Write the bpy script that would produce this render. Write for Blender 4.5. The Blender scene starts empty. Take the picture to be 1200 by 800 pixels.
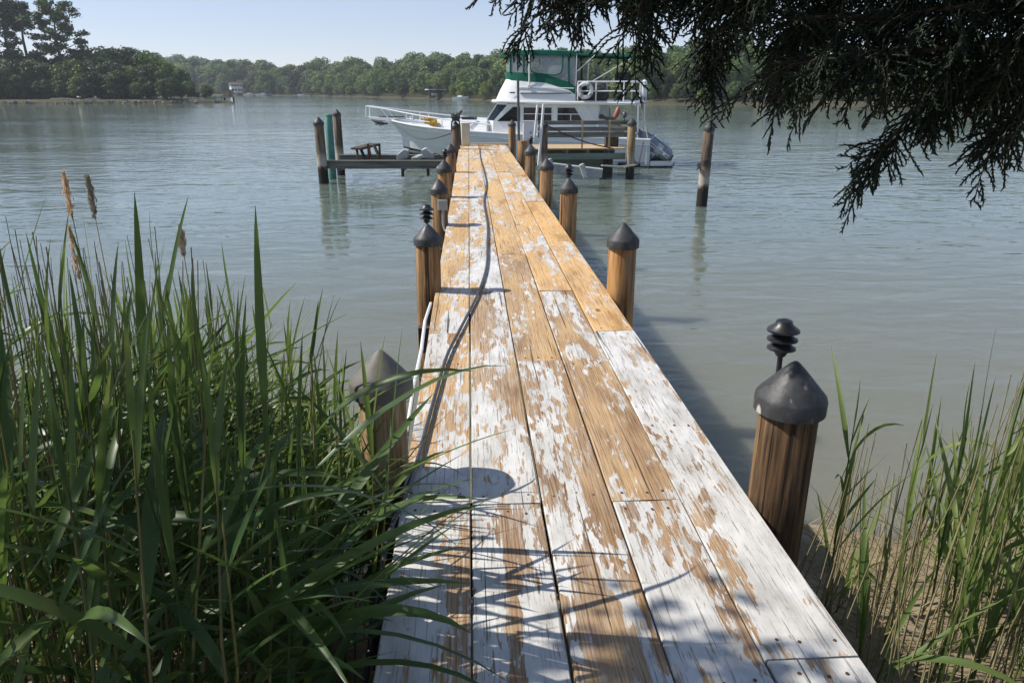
import bpy, bmesh, math, random
import numpy as np
from mathutils import Vector, Matrix
R = math.radians
scene = bpy.context.scene
col = scene.collection
rnd = random.Random(7)

# ------------------------------------------------------------------ camera, sky, sun, exposure
F = 873.0; PITCH = R(18.6); YAW = R(3.17); CAMZ = 2.8
CAM = np.array([0, 0, CAMZ])
FWD = np.array([math.sin(YAW)*math.cos(PITCH), math.cos(YAW)*math.cos(PITCH), -math.sin(PITCH)])
RT = np.array([math.cos(YAW), -math.sin(YAW), 0.0])
UP = np.cross(RT, FWD)
LVL = np.array([math.sin(YAW), math.cos(YAW), 0.0])
cd = bpy.data.cameras.new('camera')
cam = bpy.data.objects.new('camera', cd); col.objects.link(cam)
cam.location = CAM; cam.rotation_euler = (R(90) - PITCH, 0, -YAW)
cd.sensor_width = 36; cd.lens = 36*F/1200; cd.clip_start = 0.05; cd.clip_end = 4000
scene.camera = cam

SUN_EL = R(46); SUN_AHEAD = R(9)
sl = -RT*math.cos(SUN_AHEAD) + LVL*math.sin(SUN_AHEAD)
SUNV = Vector((sl[0]*math.cos(SUN_EL), sl[1]*math.cos(SUN_EL), math.sin(SUN_EL)))
world = bpy.data.worlds.new('World'); scene.world = world; world.use_nodes = True
wn = world.node_tree; wn.nodes.clear()
sky = wn.nodes.new('ShaderNodeTexSky'); sky.sky_type = 'NISHITA'; sky.sun_disc = False
sky.sun_elevation = SUN_EL; sky.sun_rotation = math.atan2(SUNV.x, SUNV.y)
sky.altitude = 0; sky.air_density = 0.8; sky.dust_density = 0.0; sky.ozone_density = 3.0
bg = wn.nodes.new('ShaderNodeBackground'); bg.inputs[1].default_value = 0.13
wo = wn.nodes.new('ShaderNodeOutputWorld')
gm = wn.nodes.new('ShaderNodeGamma'); gm.inputs[1].default_value = .60      # thin summer haze evens the sky out
tint = wn.nodes.new('ShaderNodeMix'); tint.data_type = 'RGBA'; tint.blend_type = 'MULTIPLY'; tint.inputs[0].default_value = 1
tint.inputs[7].default_value = (1.28, 1.235, 1.34, 1)
wn.links.new(sky.outputs[0], gm.inputs[0]); wn.links.new(gm.outputs[0], tint.inputs[6]); wn.links.new(tint.outputs[2], bg.inputs[0]); wn.links.new(bg.outputs[0], wo.inputs[0])
sd = bpy.data.lights.new('sun', 'SUN'); sd.energy = 3.7; sd.angle = R(0.53); sd.color = (1, .95, .87)
sun = bpy.data.objects.new('sun', sd); col.objects.link(sun)
sun.rotation_euler = SUNV.to_track_quat('Z', 'Y').to_euler()
vs = scene.view_settings
vs.view_transform = 'Standard'; vs.look = 'None'; vs.gamma = 1; vs.exposure = 0.66
scene.cycles.use_denoising = True
scene.cycles.max_bounces = 8; scene.cycles.transparent_max_bounces = 12
scene.cycles.volume_bounces = 0

# ------------------------------------------------------------------ measuring: a pixel of the 1200 x 800 photograph to a point
def ray(px, py): return FWD + RT*(px-600)/F + UP*(400-py)/F
def G(px, py, z):
    r = ray(px, py); return CAM + r*((z-CAMZ)/r[2])
def D(px, py, d):
    r = ray(px, py); return CAM + r*(d/float(r@LVL))
def proj(p):
    v = np.asarray(p, float) - CAM; z = float(v@FWD)
    return 600 + F*float(v@RT)/z, 400 - F*float(v@UP)/z
def interp(x, tab):
    return float(np.interp(x, [t[0] for t in tab], [t[1] for t in tab]))

# ------------------------------------------------------------------ nodes
class NT:
    def __init__(s, name):
        s.m = bpy.data.materials.new(name); s.m.use_nodes = True
        s.t = s.m.node_tree; s.t.nodes.clear()
        s.out = s.n('ShaderNodeOutputMaterial')
    def n(s, typ, **kw):
        o = s.t.nodes.new(typ)
        for k, v in kw.items(): setattr(o, k, v)
        return o
    def link(s, a, b): s.t.links.new(a, b)
    def put(s, sock, v):
        if hasattr(v, 'is_output'): s.link(v, sock)
        else: sock.default_value = v
    def math(s, op, a, b=None, c=None, clamp=False):
        o = s.n('ShaderNodeMath', operation=op); o.use_clamp = clamp
        s.put(o.inputs[0], a)
        if b is not None: s.put(o.inputs[1], b)
        if c is not None: s.put(o.inputs[2], c)
        return o.outputs[0]
    def vmath(s, op, a, b):
        o = s.n('ShaderNodeVectorMath', operation=op); s.put(o.inputs[0], a); s.put(o.inputs[1], b); return o.outputs[0]
    def noise(s, vec, scale, detail=4, rough=.55, dist=0):
        o = s.n('ShaderNodeTexNoise'); s.put(o.inputs['Vector'], vec); o.inputs['Scale'].default_value = scale
        o.inputs['Detail'].default_value = detail; o.inputs['Roughness'].default_value = rough; o.inputs['Distortion'].default_value = dist
        return o.outputs[0]
    def voro(s, vec, scale, out=0, feature='F1', rand=1):
        o = s.n('ShaderNodeTexVoronoi', feature=feature); s.put(o.inputs['Vector'], vec); o.inputs['Scale'].default_value = scale
        o.inputs['Randomness'].default_value = rand
        return o.outputs[out]
    def ramp(s, fac, stops, interp='LINEAR'):
        o = s.n('ShaderNodeValToRGB'); o.color_ramp.interpolation = interp
        e = o.color_ramp.elements
        while len(e) < len(stops): e.new(0.5)
        for q, (p, c) in zip(e, stops):
            q.position = p; q.color = (c, c, c, 1) if isinstance(c, (int, float)) else (*c, 1)
        s.put(o.inputs[0], fac); return o.outputs[0]
    def step(s, v, a, b):
        o = s.n('ShaderNodeMapRange'); s.put(o.inputs[0], v); s.put(o.inputs[1], a); s.put(o.inputs[2], b)
        return o.outputs[0]
    def mix(s, fac, a, b, blend='MIX'):
        o = s.n('ShaderNodeMix', data_type='RGBA', blend_type=blend)
        s.put(o.inputs[0], fac)
        for i, v in ((6, a), (7, b)):
            if hasattr(v, 'is_output'): s.link(v, o.inputs[i])
            else: o.inputs[i].default_value = (*v, 1)
        return o.outputs[2]
    def obj(s): return s.n('ShaderNodeTexCoord').outputs['Object']
    def pos(s): return s.n('ShaderNodeNewGeometry').outputs['Position']
    def rand(s): return s.n('ShaderNodeObjectInfo').outputs['Random']
    def scale(s, v, sc): return s.vmath('MULTIPLY', v, sc)
    def offs(s, v, r, k=37.0):
        c = s.n('ShaderNodeCombineXYZ')
        for i, f in enumerate((k, k*1.7, k*.6)): s.link(s.math('MULTIPLY', r, f), c.inputs[i])
        return s.vmath('ADD', v, c.outputs[0])
    def attr(s, name):
        a = s.n('ShaderNodeAttribute', attribute_type='OBJECT', attribute_name=name); return a.outputs['Fac']
    def bump(s, h, strength=.5, dist=.01, normal=None):
        b = s.n('ShaderNodeBump'); b.inputs['Strength'].default_value = strength; b.inputs['Distance'].default_value = dist
        s.put(b.inputs['Height'], h)
        if normal is not None: s.link(normal, b.inputs['Normal'])
        return b.outputs[0]
    def bsdf(s, color, rough=.6, metal=0, normal=None, spec=.5, **kw):
        b = s.n('ShaderNodeBsdfPrincipled')
        if hasattr(color, 'is_output'): s.link(color, b.inputs['Base Color'])
        else: b.inputs['Base Color'].default_value = (*color, 1)
        s.put(b.inputs['Roughness'], rough); s.put(b.inputs['Metallic'], metal)
        b.inputs['Specular IOR Level'].default_value = spec
        for k, v in kw.items(): s.put(b.inputs[k], v)
        if normal is not None: s.link(normal, b.inputs['Normal'])
        return b.outputs[0]
    def done(s, sh): s.link(sh, s.out.inputs[0]); return s.m

M = {}
def simple(name, c, rough=.5, metal=0, var=.18, sc=6, spec=.5, bump=.0, stretch=(1, 1, 1)):
    t = NT(name); v = t.offs(t.obj(), t.rand()); n = t.noise(t.scale(v, stretch), sc, 5, .6)
    lo = tuple(x*(1-var) for x in c); hi = tuple(min(1, x*(1+var)) for x in c)
    colr = t.ramp(n, [(.3, lo), (.7, hi)])
    nm = t.bump(t.noise(t.scale(v, stretch), sc*6, 4), bump, .004) if bump else None
    M[name] = t.done(t.bsdf(colr, t.step(n, .2, .8) if False else rough, metal, nm, spec)); return M[name]

def mat_plank():
    t = NT('peeling_paint_on_pine'); v = t.offs(t.obj(), t.rand())
    peel = t.attr('peel'); age = t.attr('age')
    big = t.noise(t.scale(v, (1, .13, 1)), 6.5, 3, .5, .7)
    mid = t.noise(t.scale(v, (1, .25, 1)), 27, 4, .6, .25)
    fine = t.noise(t.scale(v, (1, .07, 1)), 95, 3, .6)
    chip = t.voro(t.scale(v, (1, .3, 1)), 34, 1)
    sep = t.n('ShaderNodeSeparateColor'); t.link(chip, sep.inputs[0])
    m = t.math('ADD', t.math('MULTIPLY', big, .95), t.math('MULTIPLY', mid, .40))
    m = t.math('ADD', m, t.math('MULTIPLY', fine, .30))
    m = t.math('ADD', m, t.math('MULTIPLY', sep.outputs[0], .12))
    m = t.math('ADD', m, peel)                       # about 0.78 + peel
    bare = t.step(m, .884, .893)
    # wood
    warp = t.noise(t.scale(v, (1, .25, 1)), 5, 3, .5)
    w = t.n('ShaderNodeTexWave', wave_type='BANDS', bands_direction='X'); w.inputs['Scale'].default_value = 24
    w.inputs['Distortion'].default_value = 9; w.inputs['Detail'].default_value = 3; w.inputs['Detail Scale'].default_value = 1.2
    t.link(t.scale(v, (1, .09, 1)), w.inputs['Vector'])
    grain = t.noise(t.scale(v, (1, .02, 1)), 150, 4, .65)
    g = t.math('ADD', t.math('MULTIPLY', w.outputs[1], .16), t.math('MULTIPLY', grain, .84))
    tan = t.ramp(g, [(.25, (.33, .185, .075)), (.45, (.61, .405, .18)), (.7, (.72, .525, .285))])
    grey = t.ramp(g, [(.25, (.13, .085, .05)), (.45, (.36, .245, .145)), (.7, (.50, .38, .26))])
    wood = t.mix(t.step(t.math('ADD', t.math('MULTIPLY', t.math('SUBTRACT', warp, .5), 1.2), age), .25, .75), tan, grey)
    kn = t.voro(t.scale(v, (1, .4, 1)), 2.6, 0)
    stain = t.noise(t.scale(v, (1, .3, 1)), 3.3, 4, .6)
    wood = t.mix(1.0, wood, t.ramp(stain, [(.28, (.55, .45, .36)), (.48, (.95, .93, .92)), (.72, (1.08, 1.02, .93))]), 'MULTIPLY')
    wood = t.mix(t.math('MULTIPLY', t.step(grain, .44, .34), .6), wood, (.14, .075, .035))
    wood = t.mix(1.0, wood, t.ramp(t.math('FRACT', t.math('MULTIPLY', t.rand(), 5.7)), [(0, (.80, .76, .74)), (.5, (1, 1, 1)), (1, (1.06, .97, .84))]), 'MULTIPLY')
    ghost = t.math('MULTIPLY', t.step(t.noise(t.scale(v, (1, .06, 1)), 60, 4, .7), .50, .66), t.step(m, 1.04, .89))
    wood = t.mix(t.math('MULTIPLY', ghost, .72), wood, (.60, .57, .52))
    wood = t.mix(t.step(kn, .075, .03), wood, (.11, .055, .025))
    # paint, with fine cracks along the grain and dirt
    crack = t.step(t.noise(t.scale(v, (1, .035, 1)), 120, 4, .7), .575, .63)
    dirt = t.noise(t.scale(v, (1, .4, 1)), 9, 5, .6)
    paint = t.ramp(dirt, [(.25, (.32, .30, .265)), (.42, (.50, .485, .45)), (.62, (.64, .625, .595)), (.8, (.70, .685, .655))])
    paint = t.mix(t.math('MULTIPLY', crack, .75), paint, (.22, .17, .12))
    rim = t.math('MULTIPLY', t.step(m, .846, .884), t.math('SUBTRACT', 1, bare))
    paint = t.mix(t.math('MULTIPLY', rim, .25), paint, (.50, .47, .43))
    c = t.mix(bare, paint, wood)
    # open checks in the timber
    chk = t.step(t.noise(t.scale(v, (1, .012, 1)), 42, 2, .5), .69, .715)
    c = t.mix(t.math('MULTIPLY', chk, .85), c, (.03, .02, .014))
    h = t.math('ADD', t.math('MULTIPLY', t.math('SUBTRACT', 1, bare), .6), t.math('MULTIPLY', g, .5))
    h = t.math('SUBTRACT', h, t.math('MULTIPLY', t.math('MAXIMUM', chk, crack), .8))
    nm = t.bump(h, .55, .0035)
    M['plank'] = t.done(t.bsdf(c, .62, 0, nm, .3))

def mat_piling(name, a, b, c, salt=0.0):
    t = NT(name); v = t.offs(t.obj(), t.rand()); p = t.pos()
    sep = t.n('ShaderNodeSeparateXYZ'); t.link(p, sep.inputs[0]); z = sep.outputs[2]
    g = t.noise(t.scale(v, (1, 1, .05)), 40, 5, .65); g2 = t.noise(t.scale(v, (1, 1, .12)), 7, 4, .6)
    w = t.math('ADD', t.math('MULTIPLY', g, .6), t.math('MULTIPLY', g2, .4))
    cc = t.ramp(w, [(.39, a), (.5, b), (.61, c)])
    chk = t.step(t.noise(t.scale(v, (1, 1, .03)), 16, 3, .6), .63, .66)
    cc = t.mix(t.math('MULTIPLY', chk, .85), cc, (.02, .012, .008))
    kn = t.voro(t.scale(v, (1, 1, .6)), 5, 0)
    cc = t.mix(t.step(kn, .12, .05), cc, (.05, .025, .012))
    grey = t.step(t.noise(t.scale(v, (1, 1, .25)), 4.5, 4, .65), .50, .68)
    cc = t.mix(t.math('MULTIPLY', grey, .55), cc, t.mix(g, (.06, .052, .045), (.30, .265, .22)))
    edge = t.math('ADD', z, t.math('MULTIPLY', t.math('SUBTRACT', t.noise(v, 5, 4), .5), .35))
    if salt: # dried salt and barnacle scars above the tide mark
        band = t.math('MULTIPLY', t.step(edge, .42, .55), t.step(edge, 1.0, .7))
        cc = t.mix(t.math('MULTIPLY', band, salt), cc, (.45, .40, .33))
    cc = t.mix(t.step(edge, .55, .42), cc, (.028, .024, .018))
    nm = t.bump(t.math('SUBTRACT', w, t.math('MULTIPLY', chk, .8)), .9, .008)
    M[name] = t.done(t.bsdf(cc, .75, 0, nm, .25))

def mat_water():
    t = NT('creek_water'); p = t.pos()
    sep = t.n('ShaderNodeSeparateXYZ'); t.link(p, sep.inputs[0])
    cdn = t.n('ShaderNodeCameraData')
    n1 = t.noise(t.scale(p, (.5, 1, 1)), 1.9, 2, .5, .4)
    n2 = t.noise(t.scale(p, (.6, 1, 1)), 6.5, 2, .5, .2)
    n3 = t.noise(t.scale(p, (.5, 1, 1)), .35, 3, .5)
    h = t.math('ADD', t.math('MULTIPLY', n1, .85), t.math('MULTIPLY', n2, .17))
    patch = t.step(t.noise(t.scale(p, (.3, 1, 1)), .055, 3, .55), .38, .62)
    h = t.math('MULTIPLY', h, t.math('ADD', .45, t.math('MULTIPLY', patch, .8)))
    h = t.math('ADD', h, t.math('MULTIPLY', n3, 1.2))
    nm = t.bump(h, 1.0, .05)
    silt = t.step(t.math('ADD', sep.outputs[1], t.math('MULTIPLY', n3, 3)), 18, 3.5)
    c = t.mix(silt, (.122, .156, .130), (.188, .178, .132))
    sh = t.bsdf(c, .06, 0, nm, .5, IOR=1.33, **{'Subsurface Weight': 1.0, 'Subsurface Scale': 2.2}); sh.node.inputs['Subsurface Radius'].default_value = (1, 1, .9); M['water'] = t.done(sh)

def mat_leaf(name, lo, hi, trans=.35, rough=.5, sc=1.2):
    t = NT(name); r = t.rand(); v = t.offs(t.obj(), r)
    n = t.noise(v, sc, 3, .6)
    c = t.ramp(n, [(.3, lo), (.7, hi)])
    c = t.mix(1.0, c, t.ramp(t.math('FRACT', t.math('MULTIPLY', r, 7.31)), [(0, (.62, .70, .66)), (.5, (1, 1, 1)), (1, (1.30, 1.20, .95))]), 'MULTIPLY')
    if name.startswith('reed_leaf'):
        dry = t.step(t.noise(v, 2.3, 4, .7), .60, .68)
        c = t.mix(t.math('MULTIPLY', dry, .75), c, (.30, .25, .10))
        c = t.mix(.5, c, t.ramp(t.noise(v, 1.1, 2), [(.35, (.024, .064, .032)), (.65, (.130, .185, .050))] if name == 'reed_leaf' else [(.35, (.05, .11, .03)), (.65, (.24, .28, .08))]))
    a = t.bsdf(c, rough, 0, None, .35)
    tr = t.n('ShaderNodeBsdfTranslucent'); t.link(t.mix(.5, c, (.20, .30, .05), 'MIX') if trans > .3 else c, tr.inputs[0])
    mx = t.n('ShaderNodeMixShader'); mx.inputs[0].default_value = trans
    t.link(a, mx.inputs[1]); t.link(tr.outputs[0], mx.inputs[2])
    M[name] = t.done(mx.outputs[0])

def mat_vinyl():
    t = NT('clear_vinyl'); v = t.obj()
    tr = t.n('ShaderNodeBsdfTransparent'); tr.inputs[0].default_value = (.90, .92, .93, 1)
    gl = t.bsdf((.46, .50, .53), .12, 0, t.bump(t.noise(v, 2.2, 3), .5, .06), .6)
    mx = t.n('ShaderNodeMixShader'); t.link(t.math('MULTIPLY_ADD', t.noise(v, 1.3, 3), .45, .20), mx.inputs[0])
    t.link(tr.outputs[0], mx.inputs[1]); t.link(gl, mx.inputs[2]); M['vinyl'] = t.done(mx.outputs[0])
    t = NT('boat_glass'); tr = t.n('ShaderNodeBsdfTransparent'); tr.inputs[0].default_value = (.55, .62, .64, 1)
    gl = t.bsdf((.02, .03, .035), .03, 0, None, .6)
    mx = t.n('ShaderNodeMixShader'); mx.inputs[0].default_value = .35
    t.link(tr.outputs[0], mx.inputs[1]); t.link(gl, mx.inputs[2]); M['glass'] = t.done(mx.outputs[0])

def mat_ground(name, stops, sc, bump=.6, dist=.05):
    t = NT(name); p = t.pos(); n = t.noise(p, sc, 6, .65); n2 = t.noise(p, sc*9, 4, .6)
    w = t.math('ADD', t.math('MULTIPLY', n, .7), t.math('MULTIPLY', n2, .3))
    M[name] = t.done(t.bsdf(t.ramp(w, stops), .9, 0, t.bump(w, bump, dist), .2))

mat_plank(); mat_water(); mat_vinyl()
mat_piling('piling_wood', (.085, .043, .018), (.29, .16, .066), (.46, .29, .14))
mat_piling('piling_dark', (.026, .015, .008), (.105, .060, .028), (.25, .155, .075))
mat_piling('piling_old', (.05, .033, .022), (.125, .085, .055), (.24, .185, .13), .9)
mat_piling('piling_mid', (.13, .08, .037), (.28, .19, .10), (.44, .33, .20), .35)
mat_piling('piling_orange', (.12, .05, .016), (.36, .175, .058), (.50, .29, .115))
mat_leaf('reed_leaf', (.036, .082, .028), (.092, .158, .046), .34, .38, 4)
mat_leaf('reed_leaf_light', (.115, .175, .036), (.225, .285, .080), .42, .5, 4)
mat_leaf('reed_stem', (.12, .11, .04), (.24, .22, .10), .2, .6, 3)
mat_leaf('cedar_leaf', (.012, .024, .012), (.028, .044, .020), .10, .6, 3)
mat_leaf('crown_far', (.075, .130, .036), (.155, .225, .065), .30, .6, .25)
mat_leaf('crown_pine', (.050, .098, .040), (.105, .165, .062), .25, .6, .25)
mat_leaf('crown_bright', (.105, .165, .036), (.195, .265, .070), .3, .6, .25)
mat_leaf('crown_dark', (.028, .055, .018), (.072, .106, .032), .22, .6, .3)
mat_leaf('plume', (.44, .34, .27), (.66, .54, .44), .3, .8, 20)
mat_leaf('dry_reed', (.28, .22, .11), (.46, .38, .21), .2, .7, 5)
simple('bark', (.085, .062, .045), .9, 0, .45, 9, .2, .8, (1, 1, .2))
def mat_cap():
    t = NT('cap_rubber'); r = t.rand(); v = t.offs(t.obj(), r)
    c = t.ramp(t.noise(v, 9, 5, .65), [(.3, (.026, .027, .029)), (.7, (.052, .053, .055))])
    c = t.mix(t.math('MULTIPLY', t.step(t.noise(v, 16, 6, .7), .48, .72), .5), c, (.125, .122, .115))          # dust and sun bleach
    c = t.mix(t.math('MULTIPLY', t.step(t.noise(t.scale(v, (1, 1, .3)), 34, 3, .6), .66, .70), .6), c, (.20, .20, .19))   # scuffs
    sp = t.math('MULTIPLY', t.step(t.voro(t.scale(v, (1, 1, .55)), 8.5, 0), .16, .11), t.step(t.noise(v, 3.1, 2), .52, .56))
    c = t.mix(t.math('MULTIPLY', sp, .85), c, (.50, .50, .46))                                                 # droppings
    M['cap_rubber'] = t.done(t.bsdf(c, t.ramp(t.noise(v, 7, 3), [(.3, .42), (.7, .72)]), 0, t.bump(t.noise(v, 12, 4), .5, .008), .4))
mat_cap()
simple('cap_faded', (.14, .128, .112), .6, 0, .2, 10, .4, .25)  # paler grey for the nearest left cap, sun glare put into its colour
simple('lamp_black', (.022, .022, .024), .4, 0, .3, 10)
simple('hose_rubber', (.038, .043, .048), .36, 0, .25, 4)
simple('pvc_white', (.70, .72, .72), .35, 0, .07, 3)
simple('pvc_grey', (.30, .32, .33), .4, 0, .1, 3)
simple('steel_dark', (.10, .105, .11), .45, .6, .25, 8)
simple('galvanised', (.34, .36, .35), .5, .25, .25, 5, .5, .2)
simple('bunk_grey', (.40, .41, .39), .8, 0, .25, 7, .3, .4)
simple('weathered_grey', (.19, .18, .155), .85, 0, .4, 8, .2, .6, (.15, 1, 1))
simple('weathered_dark', (.075, .062, .05), .9, 0, .5, 7, .2, .6, (1, .2, 1))
simple('green_treated', (.185, .215, .175), .85, 0, .3, 6, .2, .5, (.15, 1, 1))
simple('new_board', (.50, .36, .20), .7, 0, .2, 9, .3, .4, (.12, 1, 1))
simple('cream_panel', (.56, .52, .40), .6, 0, .1, 3)
simple('box_white', (.68, .71, .74), .4, 0, .06, 3)
simple('gelcoat', (.74, .75, .74), .22, 0, .05, 1.2)
simple('hull_paint', (.64, .67, .68), .25, 0, .06, .9)
simple('boot_black', (.014, .015, .018), .45, 0, .3, 2)
simple('canvas_green', (.005, .100, .062), .75, 0, .2, 3, .2, .4)
simple('stainless', (.72, .73, .74), .25, .55, .06, 5)
simple('rail_white', (.76, .77, .77), .35, 0, .04, 5)
simple('dark_interior', (.035, .033, .032), .7, 0, .3, 3)
simple('tinted_glass', (.010, .016, .026), .06, 0, .3, 2, .8)
simple('inflatable_grey', (.20, .22, .245), .55, 0, .12, 5)
simple('inflatable_dark', (.075, .08, .092), .7, 0, .2, 5)
simple('inflatable_pale', (.44, .46, .47), .5, 0, .08, 5)
simple('rope_dark', (.05, .05, .055), .8, 0, .3, 20)
simple('rope_pale', (.55, .52, .45), .8, 0, .2, 20)
simple('yellow_canvas', (.52, .31, .04), .7, 0, .35, 9)
simple('red_enamel', (.33, .10, .07), .5, 0, .2, 6)
simple('navy', (.02, .03, .07), .5, 0, .1, 6)
simple('teal_plastic', (.03, .30, .18), .5, 0, .1, 6)
simple('rust', (.12, .05, .025), .85, 0, .4, 30)
simple('house_white', (.72, .71, .67), .7, 0, .06, 1)
simple('roof_brown', (.16, .11, .085), .85, 0, .3, 4, .2, .4)
simple('shed_tan', (.36, .29, .19), .8, 0, .2, 2)
simple('stone', (.20, .185, .16), .9, 0, .3, 2, .2, .5)
simple('float_white', (.74, .75, .75), .4, 0, .06, 3)
simple('green_pole', (.085, .22, .175), .55, 0, .25, 3)
mat_ground('bank_soil', [(.3, (.10, .075, .048)), (.55, (.25, .195, .125)), (.75, (.37, .30, .20))], 3)
mat_ground('far_bank', [(.3, (.035, .032, .018)), (.5, (.075, .068, .035)), (.7, (.055, .075, .025))], .15, .6, .4)
mat_ground('bed_mud', [(.3, (.06, .055, .04)), (.7, (.12, .11, .08))], .4)

# ------------------------------------------------------------------ mesh builders
class MB:
    def __init__(s): s.v = []; s.f = []
    def add(s, vs, fs):
        k = len(s.v); s.v.extend(tuple(map(float, p)) for p in vs); s.f.extend(tuple(i+k for i in f) for f in fs); return s
    def box(s, c, d, rot=None, taper=1.0):
        x, y, z = (q/2 for q in d); k = taper
        pts = [(-x,-y,-z),(x,-y,-z),(x,y,-z),(-x,y,-z),(-x*k,-y*k,z),(x*k,-y*k,z),(x*k,y*k,z),(-x*k,y*k,z)]
        m = rot if rot is not None else Matrix.Identity(3); c = Vector(c)
        return s.add([c + m@Vector(p) for p in pts], [(3,2,1,0),(4,5,6,7),(0,1,5,4),(1,2,6,5),(2,3,7,6),(3,0,4,7)])
    def beam(s, a, b, w, h, up=(0, 0, 1)):
        a = Vector(a); b = Vector(b); d = b-a; L = d.length; x = d.normalized(); y = Vector(up).cross(x)
        if y.length < 1e-4: y = Vector((0, 1, 0)).cross(x)
        y.normalize(); z = x.cross(y)
        return s.box((a+b)/2, (L, w, h), Matrix((x, y, z)).transposed())
    def tube(s, pts, r, n=8, caps=True):
        pts = [Vector(p) for p in pts]; k = len(pts); rs = r if isinstance(r, (list, tuple)) else [r]*k
        prev = None; rings = []
        for i, p in enumerate(pts):
            t = (pts[min(i+1, k-1)] - pts[max(i-1, 0)]).normalized()
            if prev is None:
                a = t.orthogonal().normalized()
            else:
                a = (prev - t*prev.dot(t)); a = a.normalized() if a.length > 1e-6 else t.orthogonal().normalized()
            prev = a; b = t.cross(a)
            rings.append([p + (a*math.cos(2*math.pi*j/n) + b*math.sin(2*math.pi*j/n))*rs[i] for j in range(n)])
        fs = [(i*n+j, i*n+(j+1)%n, (i+1)*n+(j+1)%n, (i+1)*n+j) for i in range(k-1) for j in range(n)]
        if caps: fs += [tuple(range(n-1, -1, -1)), tuple((k-1)*n+j for j in range(n))]
        return s.add([p for q in rings for p in q], fs)
    def lathe(s, prof, n=20, c=(0, 0, 0), wob=0, seed=0):
        rr = random.Random(seed); k = len(prof); ph = [rr.uniform(0, 6.28) for _ in range(3)]
        V = []
        for r, z in prof:
            for j in range(n):
                a = 2*math.pi*j/n
                q = r*(1 + wob*(math.sin(2*a+ph[0]) + .6*math.sin(3*a+ph[1]+z) + .4*math.sin(7*a+ph[2])))
                V.append((c[0]+q*math.cos(a), c[1]+q*math.sin(a), c[2]+z))
        fs = [(i*n+j, i*n+(j+1)%n, (i+1)*n+(j+1)%n, (i+1)*n+j) for i in range(k-1) for j in range(n)]
        fs += [tuple(range(n-1, -1, -1)), tuple((k-1)*n+j for j in range(n))]
        return s.add(V, fs)
    def prism(s, poly, off):
        n = len(poly); a = [Vector(p) for p in poly]; o = Vector(off); b = [p+o for p in a]
        return s.add(a+b, [tuple(range(n-1, -1, -1)), tuple(range(n, 2*n))] + [(i, (i+1)%n, n+(i+1)%n, n+i) for i in range(n)])
    def loft(s, rows, close=False):
        k = len(rows); n = len(rows[0])
        m = n if close else n-1
        return s.add([p for r in rows for p in r], [(i*n+j, i*n+(j+1)%n, (i+1)*n+(j+1)%n, (i+1)*n+j) for i in range(k-1) for j in range(m)])
    def mesh(s, name, mat, smooth=False, bevel=0, seg=1):
        me = bpy.data.meshes.new(name); me.from_pydata(s.v, [], s.f)
        bm = bmesh.new(); bm.from_mesh(me)
        bmesh.ops.recalc_face_normals(bm, faces=bm.faces)
        if bevel:
            ed = [e for e in bm.edges if len(e.link_faces) == 2 and e.calc_face_angle() > .6]
            bmesh.ops.bevel(bm, geom=ed, offset=bevel, segments=seg, affect='EDGES', clamp_overlap=True)
        if smooth:
            for f in bm.faces: f.smooth = True
            for e in bm.edges:
                if len(e.link_faces) == 2 and e.calc_face_angle() > .7: e.smooth = False
        bm.to_mesh(me); bm.free(); me.materials.append(M[mat]); return me
    def build(s, name, mat, parent=None, smooth=False, bevel=0, seg=1):
        return link(name, s.mesh(name, mat, smooth, bevel, seg), parent)

def link(name, me, parent=None, loc=None, rot=None, scale=None):
    o = bpy.data.objects.new(name, me); col.objects.link(o)
    if parent is not None: o.parent = parent
    if loc is not None: o.location = loc
    if rot is not None: o.rotation_euler = rot
    if scale is not None: o.scale = scale
    return o
def tag(o, label=None, cat=None, group=None, kind=None):
    if label: o['label'] = label
    if cat: o['category'] = cat
    if group: o['group'] = group
    if kind: o['kind'] = kind
    return o
def thing(name, label, cat, loc=(0, 0, 0), rz=0, group=None):
    return tag(link(name, None, None, loc, (0, 0, rz)), label, cat, group)
def npmesh(name, V, faces, mat, smooth=False):
    V = np.asarray(V, np.float32); faces = np.asarray(faces, np.int32); k = faces.shape[1]
    me = bpy.data.meshes.new(name)
    me.vertices.add(len(V)); me.vertices.foreach_set('co', V.ravel())
    me.loops.add(faces.size); me.loops.foreach_set('vertex_index', faces.ravel())
    me.polygons.add(len(faces)); me.polygons.foreach_set('loop_start', np.arange(0, faces.size, k, dtype=np.int32))
    me.update(calc_edges=True); me.materials.append(M[mat])
    if smooth: me.polygons.foreach_set('use_smooth', np.ones(len(faces), bool))
    return me

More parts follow.
